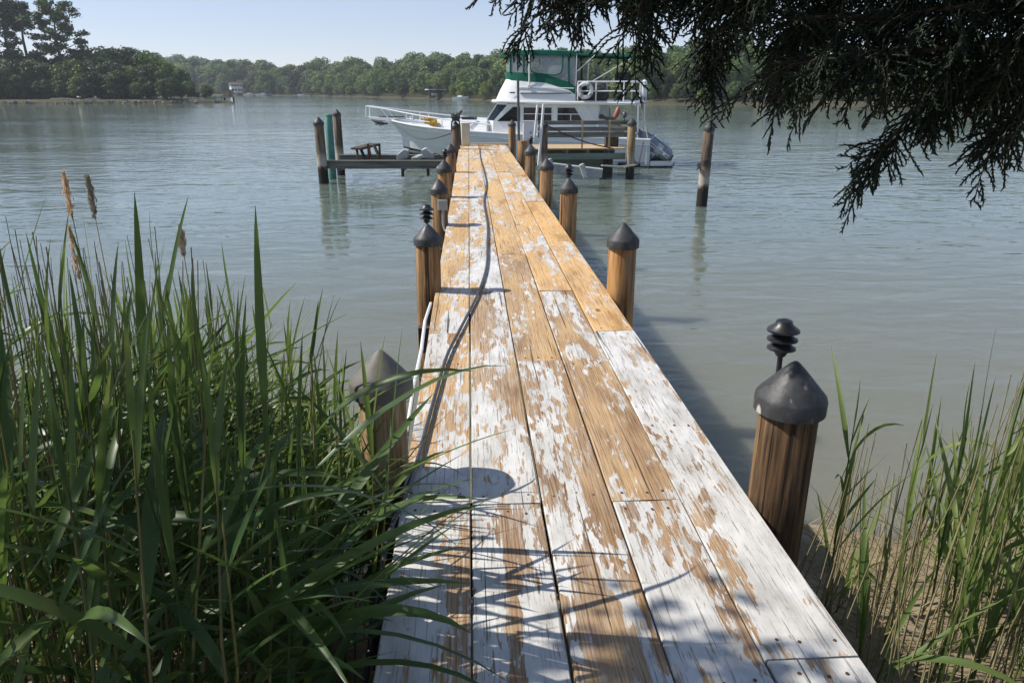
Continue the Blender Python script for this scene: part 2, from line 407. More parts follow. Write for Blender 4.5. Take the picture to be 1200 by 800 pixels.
# ------------------------------------------------------------------ setting: bed, water, banks
def sheet(name, x0, x1, y0, y1, z, mat, nx=1, ny=1):
    m = MB(); xs = np.linspace(x0, x1, nx+1); ys = np.linspace(y0, y1, ny+1)
    m.loft([[(x, y, z) for x in xs] for y in ys]); return tag(m.build(name, mat), kind='structure')
def bank_z(x, y):
    sh = 4.15 + .35*math.sin(x*.9+.4) + .2*math.sin(x*2.3) - (.25 if -.5 < x < 1.3 else 0)
    t = sh - y
    return (.16*t if t > 0 else .28*t) + .03*math.sin(x*5.1+y*3.7) + .02*math.sin(x*11+y*9) if t < 6 else .96
def build_setting():
    sheet('creek_bed', -1500, 1500, -60, 1500, -1.6, 'bed_mud')
    sheet('water', -1500, 1500, -40, 1500, 0, 'water')
    m = MB(); xs = np.concatenate([np.linspace(-60, -7, 20), np.linspace(-6.5, 6.5, 80), np.linspace(7, 60, 20)])
    ys = np.concatenate([np.linspace(-50, -3, 12), np.linspace(-2.5, 9.5, 70)])
    m.loft([[(x, y, bank_z(x, y)) for x in xs] for y in ys])
    tag(m.build('shore', 'bank_soil', smooth=True), kind='structure')
build_setting()

SHORE = [(-330, 640), (-230, 560), (-136.9, 476.8), (-93.3, 437), (-45.1, 351), (-14.8, 278), (9.8, 220), (39.4, 169.4), (50.8, 163.5), (107.9, 146.2), (190, 130), (300, 120)]
def far_land():
    P = [Vector((*p, 0)) for p in SHORE]; m = MB(); rows = []
    for off, z in ((-2.0, -1.0), (0, .05), (1.2, .45), (5, .9), (25, 2.0), (70, 6), (160, 9), (500, 10)):
        row = []
        for i, p in enumerate(P):
            t = (P[min(i+1, len(P)-1)] - P[max(i-1, 0)]).normalized(); n = Vector((-t.y, t.x, 0))
            row.append(p + n*off + Vector((0, 0, z)))
        rows.append(row)
    m.loft(rows); tag(m.build('far_shore', 'far_bank'), kind='structure')
    H = [(-260, 150), (-180, 162), (-102.6, 177.3), (-75, 183.5), (-58.5, 186.7), (-55.5, 190), (-62, 205), (-80, 230), (-120, 270), (-260, 300)]
    P = [Vector((*p, 0)) for p in H]; c = Vector((-170, 225, 0)); rows = []
    for k, z in ((1.015, -1), (1, .05), (.99, .5), (.95, .8), (.8, .95), (.3, 1.1)):
        rows.append([c + (p-c)*k + Vector((0, 0, z + (.12*math.sin(i*2.1) if k < 1 else 0))) for i, p in enumerate(P)])
    m = MB(); m.loft(rows); tag(m.build('headland', 'far_bank'), kind='structure')
far_land()

# ------------------------------------------------------------------ trees
def leaf_quads(C, size, rs, out=None, aspect=.7):
    n = len(C); nrm = rs.normal(size=(n, 3))
    if out is not None: nrm = nrm*.5 + out + np.array([0, 0, .2])
    nrm /= np.linalg.norm(nrm, axis=1)[:, None]
    a = np.cross(nrm, rs.normal(size=(n, 3))); a /= np.linalg.norm(a, axis=1)[:, None]
    b = np.cross(nrm, a); s = (size*rs.uniform(.6, 1.35, n))[:, None]
    V = np.stack([C - a*s, C - b*s*aspect, C + a*s, C + b*s*aspect], 1).reshape(-1, 3)
    return V, np.arange(4*n).reshape(n, 4)
def crown(name, lobes, per, size, mat, seed, fill=.55):
    rs = np.random.RandomState(seed); Cs = []; Os = []
    for (c, r) in lobes:
        r = np.array(r if hasattr(r, '__len__') else (r, r, r*.8)); n = int(per*(r.prod()**(2/3)))
        d = rs.normal(size=(n, 3)); d /= np.linalg.norm(d, axis=1)[:, None]
        q = rs.uniform(fill, 1.05, n)[:, None]**.7
        bumpy = 1 + .22*np.sin(d[:, :1]*7+c[0]) * np.sin(d[:, 1:2]*6+c[1]*2)
        Cs.append(np.array(c) + d*q*r*bumpy); Os.append(d)
    V, Fc = leaf_quads(np.concatenate(Cs), size, rs, np.concatenate(Os))
    return npmesh(name, V, Fc, mat)
def round_lobes(rs, h, w, base, n):
    out = []
    for i in range(n):
        t = (i+.5)/n; z = base + (h-base)*(.08 + .80*t)
        prof = math.sin(math.pi*min(1, .22 + .70*t))**.6
        a = i*2.4 + rs.uniform(-.4, .4); rr = w*.5*prof*rs.uniform(.55, .92); r = w*rs.uniform(.15, .23)
        out.append(((rr*math.cos(a), rr*math.sin(a), z), (r, r, r*.8)))
    out.append(((rs.uniform(-.5, .5), 0, h - w*.17), (w*.22, w*.22, w*.17))); out.append(((0, 0, (h+base)*.5), (w*.3, w*.3, (h-base)*.35)))
    return out
def trunk_mesh(h, r, top=.75, limbs=0, seed=0, spread=.3):
    rr = random.Random(seed); m = MB()
    m.tube([(0, 0, -.6), (0, 0, h*.02), (rr.uniform(-.1, .1), 0, h*.3), (rr.uniform(-.2, .2), .1, h*top)], [r*1.35, r*1.1, r*.85, r*.3], 7)
    for i in range(limbs):
        z = h*(.32 + .5*i/max(1, limbs)); a = rr.uniform(0, 6.28); L = h*spread*rr.uniform(.6, 1.1)
        p = Vector((0, 0, z)); q = p + Vector((math.cos(a)*L*.5, math.sin(a)*L*.5, L*.35)); e = q + Vector((math.cos(a+.3)*L*.5, math.sin(a+.3)*L*.5, L*.3))
        m.tube([p, q, e], [r*.45, r*.28, r*.08], 5)
    return m
def tree_kind(kind, seed):
    """unit-ish tree 10 m tall, returns trunk mesh and crown mesh"""
    rs = np.random.RandomState(seed)
    if kind == 'round':
        lob = round_lobes(rs, 10, 8.2, 1.0, 20); cm = crown('crown', lob, 75, .30, 'crown_far', seed)
    elif kind == 'bright':
        lob = round_lobes(rs, 10, 9, .6, 19); cm = crown('crown', lob, 75, .30, 'crown_bright', seed)
    elif kind == 'pine':
        lob = []
        for i in range(24):
            t = rs.uniform(0, 1)**.8; z = 2.6 + 6.6*t; w = 2.5*(1-t*.85); a = rs.uniform(0, 6.28)
            r = rs.uniform(.7, 1.15); lob.append(((w*math.cos(a)*.75, w*math.sin(a)*.75, z), (r*1.1, r*1.1, r*.85)))
        cm = crown('crown', lob, 95, .26, 'crown_pine', seed)
    else:
        lob = round_lobes(rs, 10, 7.4, .0, 22); cm = crown('crown', lob, 105, .24, 'crown_dark', seed)
    return trunk_mesh(10, .22, .8, 3, seed).mesh('trunk', 'bark'), cm
KINDS = {k: [tree_kind(k, 100*i+j) for j in range(3)] for i, k in enumerate(('round', 'bright', 'pine', 'dark'))}
def plant_tree(name, kind, x, y, z, h, wide, label, group, v=None):
    tm, cm = KINDS[kind][rnd.randrange(3) if v is None else v]
    t = thing(name, label, 'tree', (x, y, z), rnd.uniform(0, 6.28), group)
    s = (h/10*wide, h/10*wide, h/10)
    link('trunk', tm, t, scale=s); link('crown', cm, t, scale=s); return t
TOP = [(100, 62), (200, 62), (235, 64), (300, 67), (350, 71), (400, 70), (450, 66), (500, 64), (540, 61), (600, 57), (680, 54), (760, 49), (850, 46), (950, 47), (1200, 42), (1600, 36)]
def far_wood():
    P = [Vector((*p, 0)) for p in SHORE]; segs = [(a, b) for a, b in zip(P, P[1:])]
    rows = ((3, .34, ('dark', 'bright', 'round')), (7, .66, ('round', 'bright', 'dark', 'round')), (15, .84, ('round', 'bright', 'round', 'pine')), (27, .97, ('round', 'round', 'pine')), (44, 1.0, ('pine', 'round', 'round')))
    LB = {'round': 'rounded mid green broadleaf tree in the wood across the water', 'bright': 'paler yellow green bushy tree in the wood across the water',
          'pine': 'tall dark pine rising out of the wood across the water', 'dark': 'low dark green tree at the edge of the wood across the water'}
    n = 0
    for off, frac, kinds in rows:
        carry = 0
        for a, b in segs:
            L = (b-a).length; d = (b-a)/L; nn = Vector((-d.y, d.x, 0)); s = carry
            while s < L:
                p = a + d*s + nn*(off + rnd.uniform(-3, 3)); dist = p.length
                px, _ = proj((p.x, p.y, 2)) if p.y > 60 else (3000, 0)
                s += (3.6 + dist*.013)*rnd.uniform(.8, 1.35)*(1.0 if off < 20 else 1.15)
                if not (120 < px < 1420): continue
                ty = interp(px, TOP)
                top = float(D(px, ty + rnd.uniform(-3, 5), float(np.array(p)@LVL))[2])
                gz = .9 + off*.055
                h = (top - gz)*frac*rnd.uniform(.86, 1.04)
                if 268 < px < 292 and off < 20: h *= .45
                k = rnd.choice(kinds)
                if k == 'pine' and rnd.random() < .3: h *= 1.06
                plant_tree('pine_tree' if k == 'pine' else 'broadleaf_tree', k, p.x, p.y, gz-.3, h, rnd.uniform(.72, 1.3)*(1.1 if k != 'pine' else 1.25), LB[k], {'round': 'rounded trees of the far wood', 'bright': 'pale trees of the far wood', 'pine': 'pines of the far wood', 'dark': 'low dark trees of the far wood'}[k]); n += 1
            carry = s - L
    print('far trees', n)
far_wood()

def headland_trees():
    # dense wood of the point: pixel column, distance, top row
    lab = 'dark green tree in the dense wood on the point'
    spec = []
    for px in range(-160, 252, 11):
        base = interp(px, [(-160, 52), (0, 56), (60, 64), (110, 60), (150, 57), (185, 62), (205, 78), (225, 92), (240, 102)])
        for k in range(3):
            spec.append((px + rnd.uniform(-6, 6), (183.5, 189, 197)[k] + rnd.uniform(-1, 2) + max(0, 60-px)*-.03, base + rnd.uniform(-6, 10) + (28, 10, 0)[k]))
    for px, d, top in spec:
        if px > 215: d = 189.5
        k = rnd.choice(('dark', 'dark', 'dark', 'round', 'pine')) if px < 195 else rnd.choice(('bright', 'round'))
        p = D(px, 121, d); h = float(D(px, top, d)[2]) - 1.2
        plant_tree('pine_tree' if k == 'pine' else 'broadleaf_tree', k, p[0], p[1], 1.0, h, 1.15 if k != 'pine' else 1.4, 
                   {'dark': lab, 'round': 'mid green broadleaf tree in the dense wood on the point', 'bright': 'olive green bushy tree at the tip of the point', 'pine': 'dark pine in the dense wood on the point'}[k], {'dark': 'dark trees on the point', 'round': 'mid green trees on the point', 'bright': 'olive trees at the tip of the point', 'pine': 'pines on the point'}[k])
    # the tall open trees against the sky
    def tall(px, d, top, low, w, label, seed, n, mat='crown_dark', per=58):
        rs = np.random.RandomState(seed); p = D(px, 119, d); h = float(D(px, top, d)[2]) - 1.2; b = float(D(px, low, d)[2]) - 1.2
        t = thing('tall_tree', label, 'tree', (p[0], p[1], 1.2), 0, None)
        m = MB(); m.tube([(0, 0, -.5), (.1, 0, h*.3), (-.2, 0, h*.6), (.2, 0, h*.93)], [.5, .42, .3, .08], 8); lob = []
        for i in range(n):
            f = i/(n-1); z = b + (h-b)*(.08 + .86*f); a = i*2.4 + rs.uniform(-.5, .5)
            L = w*.5*(1.0 - .6*f**2.2)*rs.uniform(.3, 1.1)
            e = Vector((math.cos(a)*L, math.sin(a)*L, z + L*.22)); q = Vector((e.x*.45, e.y*.45, z - .2))
            m.tube([(0, 0, z-.9), q, e], [.15, .10, .03], 5)
            for _ in range(3):
                r = rs.uniform(.8, 1.7); lob.append(((e.x*rs.uniform(.7, 1.05), e.y*rs.uniform(.7, 1.05), e.z + rs.uniform(-.6, .7)), (r, r, r*.55)))
        lob.append(((.2, 0, h), (1.2, 1.2, .7)))
        m.build('trunk', 'bark', t); link('crown', crown('crown', lob, per, .30, mat, seed, .2), t)
    tall(22, 196, -2, 62, 9, 'tall thin pine at the left edge of the point', 11, 26)
    tall(-14, 198, 6, 62, 9, 'tall pine beyond the thin one on the point', 12, 26)
    tall(42, 202, 4, 36, 8, 'tall pine with a long bare trunk on the point', 13, 18)
    tall(80, 196, 3, 72, 17, 'tallest spreading oak with an open crown on the point', 14, 38)
    for px, d, top in ((40, 192, 70), (72, 190, 92), (20, 193, 88)):
        pass
headland_trees()

# shoreline rocks and small works far off
def boulder(name, c, r, seed, mat='stone'):
    rr = random.Random(seed); bm = bmesh.new(); bmesh.ops.create_icosphere(bm, subdivisions=1, radius=1)
    for v in bm.verts: v.co *= rr.uniform(.75, 1.15)
    me = bpy.data.meshes.new(name); bm.to_mesh(me); bm.free(); me.materials.append(M[mat])
    return link(name, me, None, c, (rr.uniform(0, 3), 0, rr.uniform(0, 6)), (r[0], r[1], r[2]))
def far_works():
    V = MB(); rr = random.Random(3)
    for i in range(330):
        t = rr.random(); a, b = ((-102.6, 177.3), (-57, 187)) if i < 90 else ((36, 173), (112, 144))
        x = a[0]+(b[0]-a[0])*t; y = a[1]+(b[1]-a[1])*t; s = rr.uniform(.25, .65)
        rot = Matrix.Rotation(rr.uniform(0, 3), 3, 'Z') @ Matrix.Rotation(rr.uniform(-.4, .4), 3, 'X')
        V.box((x + rr.uniform(-.5, .5), y + rr.uniform(-.4, 1.4), rr.uniform(.1, .55)), (s*1.5, s, s*.8), rot, .7)
    tag(V.build('shore_rocks', 'stone'), 'pale rubble rocks along the far waterlines', kind='stuff')
    # fallen logs by the point
    for k, (a, b) in enumerate((((60, 119.5), (104, 121)), ((118, 119), (92, 120.5)))):
        p = D(*a, 181); q = D(*b, 179.5); p[2] = .9; q[2] = .5
        tag(MB().tube([p, (p+q)/2 + np.array([0, 0, .25]), q], [.22, .2, .1], 7).build('driftwood_log', 'weathered_grey'), ('pale fallen log lying along the waterline of the point', 'shorter fallen log crossing behind the long one on the point')[k], 'log', 'logs on the point')
    # duck blind / boathouse on stilts off the point
    p = D(269, 121, 192); t = thing('stilt_hut', 'small tan hut on stilts in the water off the point', 'hut', (p[0], p[1], 0), .2)
    MB().box((0, 0, 2.0), (2.3, 2.2, 1.7)).build('wall', 'shed_tan', t); MB().box((0, 0, 2.93), (2.7, 2.6, .14)).build('roof', 'roof_brown', t)
    MB().box((.5, -1.115, 2.0), (.7, .06, 1.3)).build('shutter', 'weathered_grey', t)
    for sx in (-1, 1):
        for sy in (-1, 1): MB().box((sx*1.05, sy*1.0, .2), (.2, .2, 2.1)).build('stilt', 'weathered_dark', t)
    MB().box((-3.0, 0, 1.1), (3.6, 1.0, .15)).build('walkway', 'weathered_grey', t)
    for i in range(3): MB().box((-4.4+i*1.3, .4, .4), (.15, .15, 2.2)).build('walkway_post', 'weathered_dark', t)
    # white house across the water
    def house(px, py, d, w, dep, hh, rz, label, roof='roof_brown', z=1.6):
        p = D(px, py, d); t = thing('waterside_house', label, 'house', (p[0], p[1], z), rz)
        MB().box((0, 0, hh/2), (w, dep, hh)).build('wall', 'house_white', t)
        r = MB(); r.prism([(-w/2-.4, -dep/2-.5, hh), (-w/2-.4, dep/2+.5, hh), (-w/2-.4, 0, hh+dep*.42)], (w+.8, 0, 0)); ro = r.build('roof', roof, t)
        MB().box((w*.25, .4, hh+dep*.42), (.9, .9, 1.6)).build('chimney', 'stone', ro)
        for fl in range(2):
            for i in range(4):
                x = -w*.38 + i*w*.255
                fr = MB().box((x, -dep/2-.03, 1.5+fl*2.6), (1.3, .08, 1.5)).build('window', 'rail_white', t)
                MB().box((x, -dep/2-.08, 1.5+fl*2.6), (1.05, .03, 1.25)).build('pane', 'tinted_glass', fr)
        MB().box((w*.05, -dep/2-1.4, .2), (w*.7, 2.6, .4)).build('porch', 'house_white', t)
    house(277, 107, 470, 6.5, 5, 3.9, .5, 'white two storey house with brown roof among the far trees')
    house(437, 101, 366, 5, 5, 3.2, .5, 'small white cottage half hidden in the far trees', 'roof_brown', 4.0)
    # covered boat lifts and jetties on the far shore
    def boathouse(px, d, w, label, roof=True):
        p = D(px, 116, d); t = thing('covered_boat_lift', label, 'boathouse', (p[0], p[1], 0), .45)
        MB().box((0, 0, .9), (w, 2, .18)).build('deck', 'weathered_grey', t)
        for sx in (-1, -.33, .33, 1): MB().box((sx*w*.45, -.7, .9), (.2, .2, 4.2 if roof else 2.4)).build('post', 'weathered_grey', t)
        MB().box((0, 0, 3.1 if roof else 2.1), (w*1.05, 3 if roof else .2, .25)).build('roof' if roof else 'rail', 'house_white', t)
        b = MB(); b.loft([[(-w*.3, -.6, 1.2), (0, -.7, 1.15), (w*.35, 0, 1.35)], [(-w*.3, -.6, 2), (0, -.75, 1.95), (w*.42, 0, 2.2)], [(-w*.3, .6, 2), (0, .7, 1.95), (w*.42, 0.02, 2.2)]])
        b.build('cradle', 'float_white', t)
    boathouse(511, 268, 6.5, 'white covered boat lift beside the low brown bank')
    boathouse(388, 402, 7, 'pale boat lift on posts far along the left shore', False)
    boathouse(900, 160, 4.5, 'white boat lift seen through the cedar boughs')
    for i, (px, d, L) in enumerate(((310, 452, 9), (292, 458, 6), (360, 428, 10), (372, 420, 6), (540, 240, 5))):
        p = D(px, 113, d); t = thing('moored_boat', ('white motorboat moored below the far house', 'small white skiff beside the far motorboat', 'long white boat at the far jetty', 'small pale boat behind the jetty boat', 'low white skiff by the bank behind the yacht bow')[i], 'boat', (p[0], p[1], 0), rnd.uniform(-.3, .3))
        b = MB(); b.loft([[(-L/2, -1, 0), (0, -1.2, 0), (L*.35, -.6, 0), (L*.47, 0, 0), (L*.35, .6, 0), (0, 1.2, 0), (-L/2, 1, 0)], [(-L/2, -1.1, .9), (0, -1.4, .95), (L*.38, -.8, 1.1), (L*.52, 0, 1.2), (L*.38, .8, 1.1), (0, 1.4, .95), (-L/2, 1.1, .9)]], True)
        b.add([(-L/2, -1.1, .9), (0, -1.4, .95), (L*.38, -.8, 1.1), (L*.52, 0, 1.2), (L*.38, .8, 1.1), (0, 1.4, .95), (-L/2, 1.1, .9)], [tuple(range(7))]); b.build('hull', 'gelcoat', t)
        MB().box((-L*.05, 0, 1.15), (L*.3, 1.5, .5), None, .75).build('cabin', 'gelcoat', t)
    p = D(361, 113, 430); t = thing('moored_sailboat', 'bare mast of a sailboat moored on the far shore', 'sailboat', (p[0], p[1]-3, 0))
    MB().tube([(0, 0, 0), (0, 0, 13)], [.12, .08], 6).build('mast', 'rail_white', t); MB().box((0, 0, .5), (7, 2, .9), None, .9).build('hull', 'gelcoat', t)
    # bulkhead with brown marsh grass left of the boat
    V = MB()
    for i in range(2600):
        t = rr.random(); a, b = (-38, 336), (13, 214)
        x = a[0]+(b[0]-a[0])*t + rr.uniform(0, 2.5); y = a[1]+(b[1]-a[1])*t + rr.uniform(0, 3.5); h = rr.uniform(.8, 1.7)
        V.add([(x-.14, y, .4), (x+.14, y, .4), (x+rr.uniform(-.3, .3), y, .4+h)], [(0, 1, 2)])
    tag(V.build('marsh_grass', 'dry_reed'), 'brown marsh grass along the low far bank', kind='stuff')
far_works()

# ------------------------------------------------------------------ the dock
DZ = 1.2; X0 = -.31; PW = .29
def build_dock():
    t = thing('dock', 'long narrow plank dock with white paint peeling off bare pine', 'dock', (0, 0, 0))
    # joints along each of the five runs of planks, with how bare each plank is
    runs = [
        [(-1.6, -.03), (1.35, -.035), (2.70, -.02), (4.95, .015), (8.26, -.02), (11.5, .02), (14.8, .0), (18.0, -.01), (21.2, .02)],
        [(-1.6, 0), (2.67, -.02), (6.05, -.05), (9.3, -.01), (12.6, .0), (15.8, .03), (19.0, .0), (22.3, .0)],
        [(-1.6, 0), (1.1, .01), (4.35, .085), (7.6, .03), (10.9, .09), (14.1, -.04), (17.4, .05), (20.6, .0)],
        [(-1.6, 0), (2.67, .055), (6.06, .03), (9.26, .035), (12.5, -.05), (15.7, .06), (18.9, .02), (22.0, .0)],
        [(-1.6, -.03), (1.75, -.055), (4.94, .015), (8.2, .085), (11.4, -.07), (14.6, .04), (17.8, .05), (21.0, -.03)]]
    rr = random.Random(21); nails = MB()
    for i, run in enumerate(runs):
        for j, (y0, peel) in enumerate(run):
            y1 = run[j+1][0] if j+1 < len(run) else 23.9
            L = y1 - y0 - rr.uniform(.004, .009); W = PW - rr.uniform(.006, .011); n = max(2, int(L/.5)); m = MB(); rows = []
            cup = rr.uniform(-.003, .004); ph = rr.uniform(0, 6)
            for k in range(n+1):
                y = -L/2 + L*k/n; e = [rr.uniform(-.0018, .0018) for _ in range(4)]; zz = .002*math.sin(ph + y*2)
                hw = W/2; c = .004
                rows.append([(-hw+e[0], y, -.038), (-hw+e[0], y, -c+zz), (-hw+c+e[0], y, zz+e[2]*.5), (0, y, cup+zz), (hw-c+e[1], y, zz+e[3]*.5), (hw+e[1], y, -c+zz), (hw+e[1], y, -.038)])
            m.loft(rows, True); q = len(rows[0]); m.f += [tuple(range(q-1, -1, -1)), tuple(len(m.v)-q+k for k in range(q))]
            o = m.build('plank', 'plank', t)
            o.location = (X0 + PW*(i+.5) + rr.uniform(-.0015, .0015), (y0+y1)/2, DZ + rr.uniform(-.003, .003)); o.rotation_euler = (0, R(rr.uniform(-.25, .25)), R(rr.uniform(-.03, .03)))
            o['peel'] = peel*1.15 + rr.uniform(-.012, .012) + ((.035 if i < 2 else .066) if y0 > 7 else -.005 if y0 < 4.5 else .03); o['age'] = (.74 if y0 < 2 else .62 if y0 < 3 else .36 if y0 < 7 else .08) + rr.uniform(-.12, .12)
            ys = [y0 + .07] + [y0 + 1.63*k for k in range(1, int((y1-y0)/1.63)+1) if y1 - y0 - 1.63*k > .3] + [y1 - .07]
            for y in ys:
                if not 1.3 < y < 13: continue
                for fx in (.2, .5, .8):
                    nails.lathe([(.0062, 0), (.0055, .0022)], 7, (X0+PW*(i+fx)+rr.uniform(-.02, .02), y+rr.uniform(-.012, .012), DZ+.001))
    tag(nails.build('nail_heads', 'rust', t), kind='stuff')
    for x in (X0+.09, X0+.52, X0+.93, X0+PW*5-.09): MB().box((x, 11.15, DZ-.041-.12), (.05, 25.4, .235)).build('stringer', 'weathered_dark', t)
    for y in (.4, 2.95, 6.17, 9.45, 12.1, 15.6, 19.3, 22.4):
        MB().box((.415, y+.17, DZ-.29-.1), (1.74, .075, .22)).build('cross_beam', 'weathered_dark', t)
        MB().box((.415, y-.17, DZ-.29-.1), (1.74, .075, .22)).build('cross_beam', 'weathered_dark', t)
    MB().box((.43, 23.99, DZ+.02), (1.6, .15, .05)).build('end_board', 'new_board', t, bevel=.006)
build_dock()

CAPP = [(.99, 0), (1.03, .003), (1.035, .072), (1.0, .088), (.70, .142), (.38, .200), (.14, .240), (.06, .25), (.01, .252)]
def piling(label, x, y, capz, rp, rc, cap=True, mat='piling_wood', lean=(0, 0), group=None, bot=-1.6, seed=0, caph=1.0, capmat='cap_rubber'):
    t = thing('dock_piling', label, 'piling', (x, y, 0), 0, group)
    q = random.Random(seed*7+1); t.rotation_euler = (R(lean[0] + q.uniform(-.6, .6)), R(lean[1] + q.uniform(-.6, .6)), 0)
    m = MB(); top = capz + (.04 if cap else 0)
    m.lathe([(rp*1.1, bot), (rp*1.06, .2), (rp*1.02, top*.55), (rp, top-.012), (rp*.93, top)], 24, wob=.025, seed=seed)
    m.build('post', mat, t, True)
    if cap:
        c = MB(); c.lathe([(rc*a, b*.80*caph*rc/.13) for a, b in CAPP], 24, (0, 0, capz), .012, seed+3); c.build('cap', capmat, t, True)
    return t
LP = [(-.40, 2.93, .102, .128), (-.375, 6.15, .1, .114), (-.375, 9.45, .1, .114), (-.39, 12.0, .105, .125), (-.385, 15.8, .105, .122)]
LL = ['weathered brown piling with a faded grey cone cap standing in the reeds', 'brown piling with a black lamp on its cap, next after the reeds',
      'brown piling with the grey junction box on its side', 'brown piling with a black lamp on its cap behind the junction box piling', 'dark capped piling just before the tall rope-topped piling']
for i, (x, y, rp, rc) in enumerate(LP):
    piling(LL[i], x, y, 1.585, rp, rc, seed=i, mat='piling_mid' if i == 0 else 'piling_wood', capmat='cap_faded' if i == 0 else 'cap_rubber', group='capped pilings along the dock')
piling('tall weathered piling topped with a bundle of dark line at the dock end', -.39, 22.2, 1.78, .115, .13, mat='piling_old', group='capped pilings along the dock', seed=8)
RP = [(1.245, 2.68, .118, .136), (1.235, 5.97, .112, .131), (1.23, 9.4, .108, .118), (1.225, 12.25, .108, .118), (1.215, 15.3, .11, .124)]
RL = ['thick dark brown piling beside the nearest right edge of the dock', 'orange brown capped piling right of the dock, second from the shore', 'brown lamp-topped piling right of the dock between two plain capped ones',
      'brown piling right of the dock standing before the white plastic pipes', 'brown piling with a small lamp below the white meter box']
for i, (x, y, rp, rc) in enumerate(RP):
    piling(RL[i], x, y, 1.585, rp, rc, seed=20+i, lean=((0, 1.2) if i == 0 else (0, 0)), mat=('piling_dark', 'piling_orange', 'piling_wood', 'piling_wood', 'piling_wood')[i], group='capped pilings along the dock')
piling('flat topped brown piling without a cap carrying the grey pipe', 1.36, 19.9, 1.57, .125, .13, False, seed=30)
piling('taller capped piling at the right corner of the dock end', 1.26, 22.5, 1.82, .105, .118, seed=31, group='capped pilings along the dock')
piling('weathered piling behind the two white pipes', 2.28, 23.6, 1.73, .13, .14, mat='piling_old', seed=32)
piling('tan capped piling at the far corner of the railed platform', 5.33, 25.1, 1.72, .135, .155, mat='piling_mid', seed=33)
piling('lone capped mooring piling out in open water', *D(822, 240, 19.2)[:2], 1.86, .128, .14, mat='piling_old', lean=(0, 1.0), seed=34)
piling('dark capped piling at the near corner of the boat lift', *D(380, 216, 24.1)[:2], 1.78, .15, .165, mat='piling_old', lean=(0, -.8), seed=35)
piling('two-tone capped piling at the back of the boat lift', *D(400, 206, 26.6)[:2], 1.98, .13, .14, mat='piling_old', seed=36)
piling('pale green sleeved piling without a cone between the two lift pilings', *D(390, 211, 25.4)[:2], 2.02, .125, .135, mat='green_pole', seed=37, caph=.16, capmat='green_pole')

def pole_board():
    p = D(831, 176, 19.1); tag(MB().box(p, (.05, .05, .75), Matrix.Rotation(R(6), 3, 'Y')).build('pole_stick', 'weathered_dark'), 'thin broken stick tied against the lone mooring piling', 'stick')
    q = D(825, 185, 19.1); m = MB()
    for k in range(3): m.tube([(q[0] + .15*math.cos(a), q[1] + .15*math.sin(a), 1.02 + .05*k + .09*math.cos(a+.6)) for a in np.linspace(0, 6.4, 14)], .016, 5)
    tag(m.build('pole_rope', 'rope_dark', None, True), 'dark rope wound round the lone mooring piling', 'rope')
pole_board()
def lamp(label, x, y, z, s=1.0, tilt=0):
    t = thing('path_lamp', label, 'lamp', (x, y, z), 0, 'tiered black path lamps on the pilings'); t.rotation_euler = (R(tilt), 0, 0)
    MB().tube([(0, 0, 0), (0, 0, .135*s)], .011*s, 8).build('stem', 'rust' if s > 1.1 else 'lamp_black', t, True)
    MB().lathe([(.018*s, .12*s), (.027*s, .135*s), (.027*s, .25*s), (.012*s, .255*s)], 14).build('lens', 'lamp_black', t, True)
    for k, (r, z0) in enumerate(((.056, .150), (.060, .187))):
        MB().lathe([(.028*s, z0*s+.016), (r*s, z0*s), (r*s, z0*s+.006), (.028*s, z0*s+.026)], 22).build('louvre_ring', 'lamp_black', t, True)
    MB().lathe([(.03*s, .226*s), (.064*s, .224*s), (.063*s, .232*s), (.036*s, .252*s), (.03*s, .268*s), (.008*s, .276*s)], 22).build('hood', 'lamp_black', t, True)
def cap_top(rc, z=1.585): return z + .20*rc/.13
lamp('largest black tiered lamp on the nearest right piling', 1.235, 2.76, cap_top(.136)-.125, 1.0)
lamp('black tiered lamp on the piling next after the reeds', -.365, 6.22, cap_top(.114)-.125, 1.0, -6)
lamp('black tiered lamp on the piling behind the junction box', -.385, 12.04, cap_top(.125)-.10, .95)
lamp('black tiered lamp on the middle piling right of the dock', 1.235, 9.45, cap_top(.118)-.125, 1.05)
lamp('small black lamp on the piling below the white meter box', 1.225, 15.35, cap_top(.124)-.12, 1.0)

